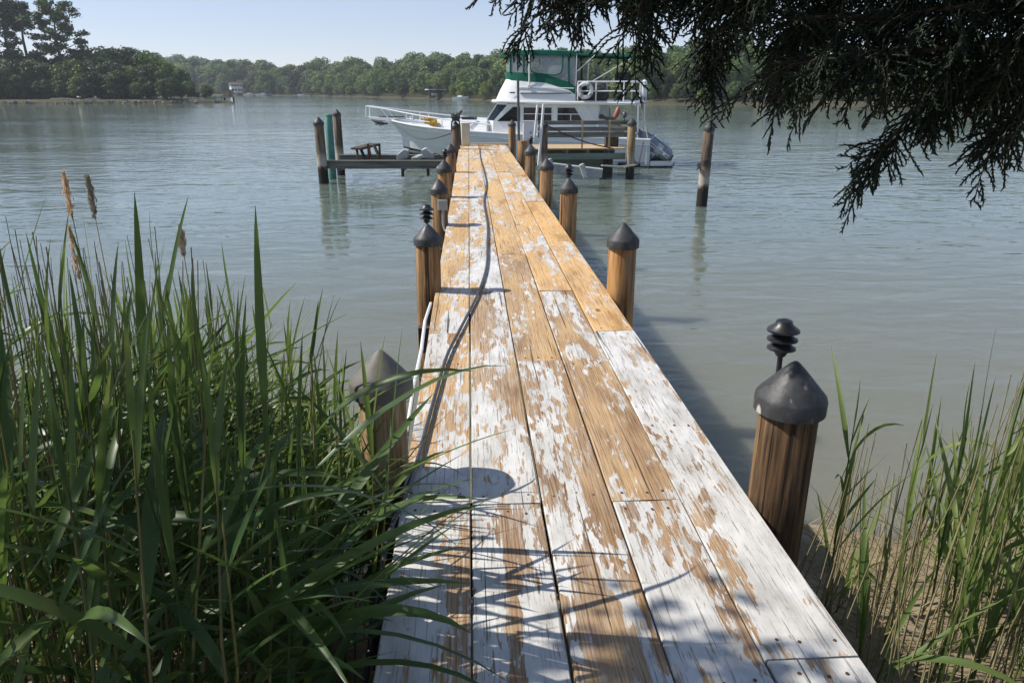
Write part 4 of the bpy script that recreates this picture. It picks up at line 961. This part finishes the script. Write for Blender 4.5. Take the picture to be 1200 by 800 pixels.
    MB().box((.75, 1.815, .10), (.85, .05, .14)).build('exhaust_panel', 'boot_black', t); MB().box((.12, 1.835, .5), (.05, .02, .75)).build('corner_strip', 'gelcoat', t)
    # things carried by the yacht
    def W_(p): return t.matrix_basis @ Vector(p)
    def placed(o): o.location = t.location; o.rotation_euler = t.rotation_euler; return o
    t.matrix_basis = Matrix.Translation(t.location) @ Matrix.Rotation(HD, 4, 'Z')
    c = thing('life_ring', 'white life ring hung on the flybridge rail', 'life ring', (0, 0, 0)); placed(c)
    m = MB(); N = 28
    m.loft([[(2.55+(.24+.075*math.cos(b))*math.cos(a), 1.72+.055*math.sin(b), 2.80+(.24+.075*math.cos(b))*math.sin(a)) for b in np.linspace(0, 2*math.pi, 9)] for a in np.linspace(0, 2*math.pi, N)]); m.build('ring', 'float_white', c, True)
    for k in range(4):
        a = k*math.pi/2 + .6; q = Vector((2.55+.24*math.cos(a), 1.72, 2.80+.24*math.sin(a))); tn = Vector((-math.sin(a), 0, math.cos(a)))*.05; MB().tube([q-tn, q+tn], .083, 10).build('band', 'galvanised', c)
    c = placed(tag(MB().lathe([(.01, 0), (.09, .06), (.11, .2), (.11, .45), (.09, .58), (.01, .64)], 12, (.36, 1.45, 2.55)).build('fender', 'float_white', None, True), 'white oval fender hung at the aft corner of the flybridge rail', 'fender'))
    P = []
    for k in range(40):
        a = k*1.3; P.append((9.35-k*.014, .95+.10*math.cos(a), 1.60+.16*math.sin(a)-.0035*k+.06))
    placed(tag(MB().tube(P, .035, 6).build('yellow_line', 'yellow_canvas', None, True), 'yellow line coiled over the foredeck rail of the yacht', 'rope'))
    a = np.array(W_((10.9, .5, 1.52))); c2 = np.array([-.42, 22.15, 1.68]); P = [a*(1-u)+c2*u - np.array([0, 0, .42*math.sin(math.pi*u)]) for u in np.linspace(0, 1, 15)]
    tag(MB().tube(P, .02, 6).build('bow_line', 'rope_dark', None, True), 'dark slack bow line from the yacht to the rope-topped piling', 'rope')
    # inflatable dinghy stowed on edge against the stern
    dg = thing('inflatable_dinghy', 'grey inflatable dinghy stowed tilted on the yacht swim platform', 'dinghy', (0, 0, 0)); placed(dg)
    a = Vector((.30, 1.35, 1.08)); b = Vector((-.78, 1.35, .32)); ax = (b-a).normalized(); nn = Vector((ax.z, 0, -ax.x))
    if nn.x > 0: nn = -nn
    for k, yy in enumerate((1.42, .35)):
        P = [a+ax*u for u in (-.12, 0, .25, .6, .9, 1.1, 1.24, 1.31)]
        MB().tube([(p.x, yy + (-.0 if k == 0 else .0), p.z) for p in P], [.16, .2, .215, .22, .22, .215, .16, .05], 16).build('side_tube', 'inflatable_grey', dg, True)
    MB().tube([(a+ax*1.08+Vector((0, y-1.35, 0))) for y in (1.42, .9, .35)], .2, 12).build('bow_tube', 'inflatable_grey', dg, True)
    MB().tube([(p.x, 1.42+.01, p.z) for p in (a+ax*.62, a+ax*.86)], .226, 16).build('patch', 'inflatable_pale', dg, True)
    st = MB()
    for dlt in (-.05, .035):
        st.tube([(p.x+nn.x*0, 1.42+.215, p.z) for p in [a+ax*u + Vector((-ax.z, 0, ax.x))*dlt for u in (.3, .7, 1.0, 1.22)]], .014, 5)
    st.build('rub_strip', 'rail_white', dg)
    MB().lathe([(.001, 0), (.05, .002), (.05, .004), (.001, .006)], 12).build('valve', 'rail_white', dg).matrix_local = Matrix.Translation((a+ax*1.02)+Vector((0, .29, .02))) @ Matrix.Rotation(R(-90), 4, 'X')
    cv = MB(); rows = []
    for u, w in ((-.32, .30), (-.2, .37), (.1, .40), (.38, .36), (.55, .26)):
        c0 = a+ax*u + Vector((.0, 0, .04)); row = []
        for k in range(9):
            q = k/8*math.pi*2; row.append((c0.x - ax.z*w*math.cos(q)*.75, 1.0 + .66*math.sin(q), c0.z + ax.x*-1*w*math.cos(q)*.75))
        rows.append(row)
    cv.loft(rows); cv.f += [tuple(range(9)), tuple(len(cv.v)-9+k for k in range(9))]; cv.build('cover', 'inflatable_dark', dg, True)
    MB().tube([a+ax*.7+nn*.25+Vector((0, -.4, .05)), a+ax*.9+nn*.3+Vector((0, -.35, .0)), a+ax*1.0+nn*.26+Vector((0, -.35, -.02))], [.1, .12, .06], 10).build('motor_cowl', 'float_white', dg, True)
    MB().tube([(.45, 1.62, 2.3), (.1, 1.66, 1.05)], .02, 6).build('lashing', 'rope_pale', dg)
yacht()

# ------------------------------------------------------------------ reeds
def blade(L, w, th0, bend, twist, seed, n=8):
    """points of a folded blade growing along +Z and arching to +X: (n+1) x 3 points"""
    rr = random.Random(seed); p = np.zeros(3); rows = []; ds = L/n
    for i in range(n+1):
        s = i/n; th = th0 + bend*s**1.6
        t = np.array([math.sin(th), 0, math.cos(th)]); nr = np.array([-math.cos(th), 0, math.sin(th)])
        tw = twist*s; side = np.array([0, 1, 0])*math.cos(tw) + nr*math.sin(tw); up = nr*math.cos(tw) - np.array([0, 1, 0])*math.sin(tw)
        hw = .5*w*(min(1, .35 + 2.6*s))*(1 - s**2.2)**.8 + .0004
        rows.append((p - side*hw + up*hw*.35, p.copy(), p + side*hw + up*hw*.35)); p = p + t*ds
    V = np.array(rows).reshape(-1, 3); Fq = []
    for i in range(n):
        a = i*3; Fq += [(a, a+1, a+4, a+3), (a+1, a+2, a+5, a+4)]
    return V, np.array(Fq)
RB = [blade(rnd.uniform(.38, .70), rnd.uniform(.022, .036), R(rnd.uniform(28, 62)), R(rnd.choice((4, 15, 30, 50, 80))), rnd.uniform(-1.3, 1.3), i) for i in range(16)]
RB += [blade(rnd.uniform(.42, .62), rnd.uniform(.016, .025), R(rnd.uniform(3, 9)), R(rnd.uniform(3, 14)), rnd.uniform(-.5, .5), 50+i) for i in range(5)]
BL = [npmesh('leaf', V, Fq, 'reed_leaf', True) for V, Fq in RB]
BLL = [npmesh('leaf', V, Fq, 'reed_leaf_light', True) for V, Fq in RB]
def reed_plan(h, rr, wind, nl, spear=.10):
    """leaf list of one reed: (variant, height, azimuth, scale)"""
    out = []
    for i in range(nl):
        u = 1 - i/nl*.60; z = h*u*rr.uniform(.97, 1.0)
        az = (wind + rr.gauss(0, .6)) if rr.random() < .72 else rr.uniform(0, 6.28)
        out.append((16 + rr.randrange(5) if i < 2 or rr.random() < spear else rr.randrange(16), z, az, rr.uniform(.6, 1.15)*(.8 + .35*math.sin(math.pi*min(1, u+.05))), rr.uniform(-.25, .2) - (.0 if i < 2 else 0)))
    return out
def stem_pts(h, lean, rr):
    b = rr.uniform(-.04, .06); return [(0, 0, -.15), (b*.2, 0, h*.35), (b, rr.uniform(-.02, .02), h*.7), (b+lean*.05, 0, h), ]
def reed(label, x, y, h, rr, wind=0.0, nl=9, light=False, group=None, lean=(0, 0), name='reed', wid=1.0, spr=False):
    t = thing(name, label, 'reed', (x, y, bank_z(x, y)), 0, group); t.rotation_euler = (R(lean[1]), R(lean[0]), 0)
    P = stem_pts(h, 0, rr); MB().tube(P, [.0055, .005, .004, .002], 5).build('stem', 'reed_leaf_light' if light else 'reed_stem', t, True)
    for v, z, az, s, dt in reed_plan(h, rr, wind + (rr.choice((1.5, -1.5, .3, 0)) if spr else 0), nl, .4 if light else .06):
        if spr: s *= .85
        xx = float(np.interp(z, [p[2] for p in P], [p[0] for p in P]))
        link('leaf', (BLL if light else BL)[v], t, (xx, 0, z), (0, dt, az), (s*wid, s*wid, s))
    return t
def reed_mass(name, items, mat, label, seed):
    rr = random.Random(seed); Vs = []; Fs = []; k = 0
    def put(V, Fq):
        nonlocal k
        Vs.append(V); Fs.append(Fq+k); k += len(V)
    for x, y, h, wind, nl, lean in items:
        z0 = bank_z(x, y); lx, ly = math.sin(R(lean[0])), math.sin(R(-lean[1]))
        m = MB().tube([(x, y, z0-.1), (x+lx*h*.5, y+ly*h*.5, z0+h*.5), (x+lx*h, y+ly*h, z0+h)], [.005, .004, .002], 4, False)
        put(np.array(m.v), np.array(m.f))
        for v, z, az, s, dt in reed_plan(h, rr, wind, nl):
            V, Fq = RB[v]; c, sn = math.cos(az), math.sin(az); cb, sb = math.cos(dt), math.sin(dt); V = V*s
            Vx = V[:, 0]*cb + V[:, 2]*sb; Vz = -V[:, 0]*sb + V[:, 2]*cb
            put(np.stack([Vx*c - V[:, 1]*sn + x + lx*z, Vx*sn + V[:, 1]*c + y + ly*z, Vz + z + z0], 1), Fq)
    return tag(link(name, npmesh(name, np.concatenate(Vs), np.concatenate(Fs), mat, True)), label, kind='stuff')
LTOP = [(-150, 180), (0, 212), (60, 248), (110, 250), (150, 218), (215, 248), (270, 305), (330, 365), (400, 425), (450, 490)]
def left_spot(rr, dlo, dhi, drop):
    for _ in range(200):
        px = rr.uniform(-140, 440); d = rr.uniform(dlo, dhi); py = interp(px, LTOP) + rr.uniform(20, drop)
        p = D(px, py, d)
        if p[0] > -.60 - .05*max(0, d-1.6) or (px > 345 and rr.random() < .6): continue
        h = p[2] - bank_z(p[0], p[1]) - .40
        if .45 < h < 2.4: return p[0], p[1], h
    return None
def reeds():
    rr = random.Random(41)
    for i in range(80):
        s = left_spot(rr, 1.35, 3.7, 150)
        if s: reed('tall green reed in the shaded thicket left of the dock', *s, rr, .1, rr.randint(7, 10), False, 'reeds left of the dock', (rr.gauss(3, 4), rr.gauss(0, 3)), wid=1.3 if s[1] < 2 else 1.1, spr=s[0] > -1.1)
    for i in range(15):      # those leaning over the nearest piling
        px = rr.uniform(355, 448); d = rr.uniform(2.0, 2.75); p = D(px, 410 + (px-355)*.35 + rr.uniform(0, 110), d)
        h = p[2] - bank_z(p[0], p[1]) - .22
        if p[0] < -.47 and h > .4: reed('slim reed veiling the nearest left piling at the dock edge', p[0], p[1], h, rr, rr.uniform(-.5, .7), rr.randint(6, 8), False, 'reeds veiling the nearest piling', (rr.gauss(4, 4), rr.gauss(0, 3)), wid=.8, spr=False)
    # ones that stand out above the rest: tip pixel and distance
    for px, py, d, lab, w in ((152, 200, 2.3, 'tallest reed left of the dock with upright spear leaves', 1.2), (190, 262, 2.2, 'tall reed beside the tallest one with a leaf fanned to the right', 1.1), (288, 275, 2.0, 'reed with one broad folded blade standing clear of the others', 1.5),
                           (24, 215, 1.9, 'tall leaning reed at the left end of the thicket', 1.1), (395, 400, 2.4, 'slim reed arching across the nearest left piling', 1.0), (345, 380, 2.6, 'slim pale reed before the open water, short of the nearest left piling', 1.0)):
        p = D(px, py, d); h = p[2] - bank_z(p[0], p[1]) - .34
        reed(lab, p[0], p[1], h, rr, .05, 9, px > 300, 'reeds left of the dock', (rr.uniform(0, 3), 0), wid=w)
    items = []
    for i in range(165):
        s = left_spot(rr, 1.5, 4.0, 300)
        if s: items.append((*s, .15 if s[0] < -1.1 else rr.uniform(-1.8, 1.8), rr.randint(6, 9), (rr.gauss(3, 5), rr.gauss(0, 4))))
    for i in range(150):
        x = rr.uniform(-4.6, -2.0); y = rr.uniform(1.2, 3.9)
        if proj((x, y, 1.2))[0] < -60: items.append((x, y, rr.uniform(.7, 1.6), .15, rr.randint(6, 8), (rr.gauss(3, 5), rr.gauss(0, 4))))
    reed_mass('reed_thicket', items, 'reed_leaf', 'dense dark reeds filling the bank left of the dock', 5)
    items = []
    for i in range(120):
        px = rr.uniform(150, 440); d = rr.uniform(2.6, 4.3); py = interp(px, LTOP) + rr.uniform(40, 230); p = D(px, py, d); h = p[2] - bank_z(p[0], p[1]) - .3
        if p[0] < -.72 and .3 < h < 2: items.append((p[0], p[1], h, .15, rr.randint(5, 8), (rr.gauss(3, 5), rr.gauss(0, 4))))
    reed_mass('reed_fringe', items, 'reed_leaf_light', 'lighter thin reeds along the water side of the thicket', 6)
    # old seed heads
    for px, py, pb, d, lab in ((75, 205, 260, 2.9, 'dry brown reed plume, left one of the tall pair'), (103, 210, 258, 2.8, 'dry brown reed plume, right one of the tall pair'), (211, 270, 303, 2.6, 'broken pale seed head on a thin reddish stalk'), (82, 270, 330, 3.2, 'faded reed plume drooping below the tall pair'), (222, 355, 385, 3.0, 'small faded plume low among the reeds')):
        p = D(px, py, d); zb = float(D(px, pb, d)[2]); g = bank_z(p[0], p[1]); t = thing('dry_reed', lab, 'reed', (p[0], p[1], g), 0, 'dry seed heads')
        MB().tube([(.06, 0, -.1), (.02, 0, (zb-g)*.5), (0, 0, p[2]-g)], [.004, .0035, .0015], 5).build('stem', 'dry_reed', t)
        rs = np.random.RandomState(int(px)); n = 260; u = rs.uniform(0, 1, n)**.8; L = p[2]-zb; hw = .009*np.sin(np.pi*np.clip(u*.9+.08, 0, 1))
        C = np.stack([rs.normal(0, 1, n)*hw*.7, rs.normal(0, 1, n)*hw*.7, (zb-g) + u*L], 1); m = MB()
        for q in C: m.add([q, q+np.array([rs.normal(0, .004), rs.normal(0, .004), .026]), q+np.array([rs.normal(0, .004), rs.normal(0, .004), .010])], [(0, 1, 2)])
        m.build('seed_head', 'plume', t)
    # right bank
    RTOP = [(960, 560), (1000, 480), (1015, 430), (1050, 500), (1090, 450), (1140, 440), (1180, 400), (1230, 380), (1300, 360)]
    for px, py, d, lab, nl in ((1013, 415, 2.75, 'single tall reed with pale green paired leaves beside the thick brown piling', 11), (1196, 345, 2.3, 'tallest reed at the right edge of the right bank', 10), (1098, 440, 3.0, 'slender upright reed in the middle of the right bank', 9), (1150, 430, 2.7, 'reed with fanned leaves between the middle reed and the right edge', 9)):
        p = D(px, py, d); h = p[2]-bank_z(p[0], p[1])-.3
        reed(lab, p[0], p[1], h, rr, .6, nl, True, 'reeds right of the dock', (rr.uniform(-1, 4), 0), wid=.7)
    for i in range(14):
        px = rr.uniform(1090, 1330); d = rr.uniform(2.4, 3.7); py = interp(px, RTOP) + rr.uniform(10, 160); p = D(px, py, d); h = p[2]-bank_z(p[0], p[1])-.28
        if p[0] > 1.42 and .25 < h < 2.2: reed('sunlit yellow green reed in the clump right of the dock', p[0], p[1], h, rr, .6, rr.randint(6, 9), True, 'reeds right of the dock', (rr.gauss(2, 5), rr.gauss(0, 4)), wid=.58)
    items = []
    for i in range(62):
        px = rr.uniform(945, 1330); d = rr.uniform(2.3, 3.8); py = max(interp(px, RTOP) + 120, 590 if px < 1060 else 0) + rr.uniform(0, 220); p = D(px, py, d); h = p[2]-bank_z(p[0], p[1])-.2
        if p[0] > 1.32 and .08 < h < 1.6: items.append((p[0], p[1], h, .8, rr.randint(4, 7), (rr.gauss(3, 8), rr.gauss(0, 6))))
    for i in range(70):
        x = rr.uniform(2.2, 4.6); y = rr.uniform(1.6, 3.9)
        if proj((x, y, 1.0))[0] > 1290: items.append((x, y, rr.uniform(.5, 1.4), .8, rr.randint(5, 7), (rr.gauss(3, 6), rr.gauss(0, 5))))
    reed_mass('reed_undergrowth', items, 'reed_leaf_light', 'low tangle of green reeds on the right bank', 9)
    # dry stalks and litter on both banks
    m = MB()
    for i in range(1500):
        if rr.random() < .55: x = rr.uniform(1.25, 3.6); y = rr.uniform(1.2, 4.3)
        else: x = rr.uniform(-3.2, -.4); y = rr.uniform(1.0, 4.2)
        z = max(bank_z(x, y), -.05); L = rr.uniform(.15, .6); a = rr.uniform(0, 6.28); e = rr.uniform(.05, 1.2)
        d = Vector((math.cos(a)*math.cos(e), math.sin(a)*math.cos(e), math.sin(e)))*L; m.tube([(x, y, z), Vector((x, y, z))+d*.5+Vector((0, 0, .02)), Vector((x, y, z))+d], [.003, .0025, .001], 3, False)
    tag(m.build('reed_litter', 'dry_reed'), 'dry broken reed stalks littering the banks', kind='stuff')
    m = MB()
    for i in range(420):
        if i % 4 == 0: px = rr.uniform(985, 1330); d = rr.uniform(2.2, 3.7); py = interp(px, RTOP) + rr.uniform(20, 160)
        else: px = rr.uniform(-140, 440); d = rr.uniform(1.8, 4.1); py = interp(px, LTOP) + rr.uniform(30, 230)
        p = D(px, py, d); g = bank_z(p[0], p[1])
        if p[2] < g + .3 or -.6 < p[0] < 1.4: continue
        a = Vector((p[0] - rr.gauss(.06, .09), p[1] + rr.gauss(0, .06), g-.05)); b = Vector(p); c = a.lerp(b, .55) + Vector((rr.gauss(0, .02), 0, 0)); m.tube([a, c, b], [.0036, .003, .0016], 4, False)
    tag(m.build('dead_stalks', 'dry_reed'), 'thin dead tan stalks standing among the green reeds', kind='stuff')
reeds()

# ------------------------------------------------------------------ cedar over the dock and the shade tree behind it
def spikes(B, Dn, L, r, rs):
    n = len(B); a = np.cross(Dn, rs.normal(size=(n, 3))); a /= np.linalg.norm(a, axis=1)[:, None]+1e-9; b = np.cross(Dn, a)
    L = L[:, None]; r = r[:, None]
    V = np.stack([B + a*r, B + (-.5*a + .866*b)*r, B + (-.5*a - .866*b)*r, B + Dn*L*.45 + a*r*.9, B + Dn*L*.45 + (-.5*a+.866*b)*r*.9, B + Dn*L*.45 + (-.5*a-.866*b)*r*.9, B + Dn*L], 1).reshape(-1, 3)
    i = np.arange(n)[:, None]*7; q = []
    for j in range(3):
        k = (j+1) % 3; q.append(np.concatenate([i+j, i+k, i+3+k], 1)); q.append(np.concatenate([i+j, i+3+k, i+3+j], 1)); q.append(np.concatenate([i+3+j, i+3+k, i+6], 1))
    return V, np.concatenate(q)
def spray(p0, d0, L, rs, B, Dn, Ls, Rr, tw, droop=.9, step=.020):
    """one cedar branchlet: a drooping twig with flattened side sprays covered in scale leaves"""
    n = max(4, int(L/step)); p = np.array(p0, float); d = np.array(d0, float); d /= np.linalg.norm(d); pl = rs.normal(size=3); P = [p.copy()]
    for i in range(n):
        d = d + np.array([0, 0, -droop/n]) + rs.normal(size=3)*.05; d /= np.linalg.norm(d); p = p + d*step; P.append(p.copy())
        s = i/n; side = np.cross(d, pl); side /= np.linalg.norm(side)+1e-9
        if i % 1 == 0:
            sg = 1 if i % 2 else -1; l2 = (.035 + .12*(1-s))*rs.uniform(.5, 1.2); e = d*.75 + side*sg*.75 + rs.normal(size=3)*.22; e /= np.linalg.norm(e)
            m = max(2, int(l2/.009)); q = p.copy(); side2 = np.cross(e, pl); side2 /= np.linalg.norm(side2)+1e-9
            for j in range(m):
                e = e + np.array([0, 0, -.05]) + rs.normal(size=3)*.06; e /= np.linalg.norm(e); q = q + e*.009
                f = e*.9 + side2*(1 if j % 2 else -1)*.62 + rs.normal(size=3)*.2; f /= np.linalg.norm(f)
                B.append(q.copy()); Dn.append(f); Ls.append(rs.uniform(.011, .023)); Rr.append(.0029)
                B.append(q-e*.009); Dn.append(e); Ls.append(.016); Rr.append(.0034)
    tw.append(P)
def cedar():
    rs = np.random.RandomState(77); rr = random.Random(77)
    bx, by = 4.2, -.6; gz = .7
    t = thing('cedar_tree', 'dark cedar whose drooping boughs hang over the right of the view', 'tree', (0, 0, 0))
    MB().lathe([(.30, gz-.4), (.24, gz+.2), (.2, 2.5), (.17, 4.0), (.12, 6.0), (.04, 9.0)], 12, (bx, by, 0), .05, 3).build('trunk', 'bark', t, True)
    B = []; Dn = []; Ls = []; Rr = []; tw = []
    limbs = [ # (pixel x, pixel y, distance) down each bough, sprays per metre, length range
        ([(1420, -120, 2.2), (1150, -60, 2.5), (930, -45, 2.7), (760, -38, 2.8), (640, -34, 2.85)], 26, (.12, .30), 1.0),
        ([(1400, -60, 2.1), (1200, 0, 2.4), (1020, 20, 2.6), (930, 20, 2.7), (850, -12, 2.75)], 36, (.12, .30), 1.0),
        ([(1420, -20, 2.1), (1230, 40, 2.4), (1080, 60, 2.5), (1000, 62, 2.55), (935, 75, 2.6)], 34, (.12, .30), 1.1),
        ([(1420, 0, 2.2), (1250, 60, 2.5), (1130, 90, 2.55), (1070, 130, 2.6), (1035, 175, 2.6)], 30, (.12, .26), 1.3),
        ([(1450, 20, 2.2), (1320, 60, 2.4), (1230, 100, 2.45), (1185, 150, 2.5)], 34, (.12, .26), 1.3),
        ([(1150, -90, 2.9), (1000, -70, 3.0), (900, -40, 3.0), (850, 10, 3.0), (832, 45, 3.0), (835, 72, 3.0)], 32, (.10, .24), 1.0),
        ([(960, -45, 2.8), (850, -30, 2.8), (770, -15, 2.8), (740, 18, 2.8), (742, 42, 2.8)], 28, (.09, .20), 1.0),
        ([(820, -40, 2.9), (720, -30, 2.9), (680, -2, 2.9), (640, 8, 2.9), (625, 22, 2.9)], 24, (.07, .15), 1.0),
        ([(1250, -40, 2.6), (1100, -20, 2.9), (980, 0, 3.0), (930, 45, 3.0), (918, 85, 3.0)], 34, (.12, .27), 1.2)]
    for pts, dens, lr, droop in limbs:
        P = [Vector(D(*q)) for q in pts]; root = Vector((bx, by, P[0].z + .35)); P = [root, root.lerp(P[0], .6) + Vector((0, 0, .12))] + P
        n = len(P); MB().tube(P, [(.05, .03, .011, .009, .007, .005, .004, .003, .003)[i] for i in range(n)], 7).build('bough', 'bark', t, True)
        for a, b in zip(P[1:], P[2:]):
            dv = (b-a); k = max(1, int(dv.length*dens*2.3))
            for _ in range(k):
                u = rr.random(); p = a.lerp(b, u); dn = dv.normalized()*.55 + Vector((rr.gauss(0, .55), rr.gauss(0, .55), rr.gauss(-.12, .35)))
                spray(p, dn, rr.uniform(*lr), rs, B, Dn, Ls, Rr, tw, droop)
        spray(P[-1], P[-1]-P[-2], lr[1], rs, B, Dn, Ls, Rr, tw, droop)
    V, Fq = spikes(np.array(B), np.array(Dn), np.array(Ls), np.array(Rr), rs); print('cedar tris', len(Fq))
    tag(link('foliage', npmesh('foliage', V, Fq, 'cedar_leaf'), t), kind='stuff')
    m = MB()
    for P in tw: m.tube(P[::3] + [P[-1]] if len(P) > 4 else P, .0022, 3, False)
    tag(m.build('twigs', 'bark', t), kind='stuff')
    # upper crown, out of the picture, that keeps the hanging boughs in shade
    lob = []
    for i in range(34): lob.append(((rr.uniform(-1.0, 4.6), rr.uniform(-1.5, 3.6), rr.uniform(4.7, 6.6)), (.75, .75, .45)))
    for i in range(14): lob.append(((bx+rr.uniform(-1.4, 1.4), by+rr.uniform(-1.4, 1.4), rr.uniform(6.5, 9)), (.7, .7, .7)))
    tag(link('upper_crown', crown('upper_crown', lob, 420, .05, 'cedar_leaf', 5, .1), t), kind='stuff')
    # broadleaf tree behind and to the left that shades the reeds
    s = thing('shade_tree', 'broad tree behind the reeds that shades the near end of the dock', 'tree', (-5.6, -2.6, 0))
    MB().lathe([(.36, .3), (.28, .9), (.24, 3), (.16, 6), (.05, 9)], 12, (0, 0, 0), .05, 4).build('trunk', 'bark', s, True)
    lob = []; lb = MB()
    for i in range(46):
        x = rr.uniform(-6.6, -2.2); y = rr.uniform(-2.5, 1.9); z = rr.uniform(3.6, 7.2); lob.append(((x+5.6, y+2.6, z), (.75, .75, .5)))
        if i % 3 == 0: lb.tube([(0, 0, z*.6), ((x+5.6)*.5, (y+2.6)*.5, z*.85), (x+5.6, y+2.6, z)], [.08, .05, .015], 5)
    for i in range(18):
        x = rr.uniform(-6.8, -3.4); y = rr.uniform(1.6, 3.3); z = rr.uniform(3.8, 5.8); lob.append(((x+5.6, y+2.6, z), (.65, .65, .42)))
    for i in range(26):
        x = rr.uniform(-4.1, -2.1); y = rr.uniform(1.3, 2.6); z = rr.uniform(4.5, 5.3); lob.append(((x+5.6, y+2.6, z), (.42, .42, .3)))
    lb.build('limbs', 'bark', s); tag(link('crown', crown('crown', lob, 330, .055, 'crown_dark', 9, .1), s), kind='stuff')
cedar()

# ------------------------------------------------------------------ summer haze over the creek
def haze():
    hz = MB().box((0, 215, 20.5), (1000, 660, 46)).build('haze', 'bark'); tag(hz, kind='stuff')
    m = bpy.data.materials.new('haze_air'); m.use_nodes = True; nt = m.node_tree; nt.nodes.clear()
    o = nt.nodes.new('ShaderNodeOutputMaterial'); v = nt.nodes.new('ShaderNodeVolumePrincipled')
    v.inputs['Color'].default_value = (.86, .92, 1, 1); v.inputs['Density'].default_value = .00028; v.inputs['Anisotropy'].default_value = .2
    nt.links.new(v.outputs[0], o.inputs['Volume']); hz.data.materials[0] = m
haze()
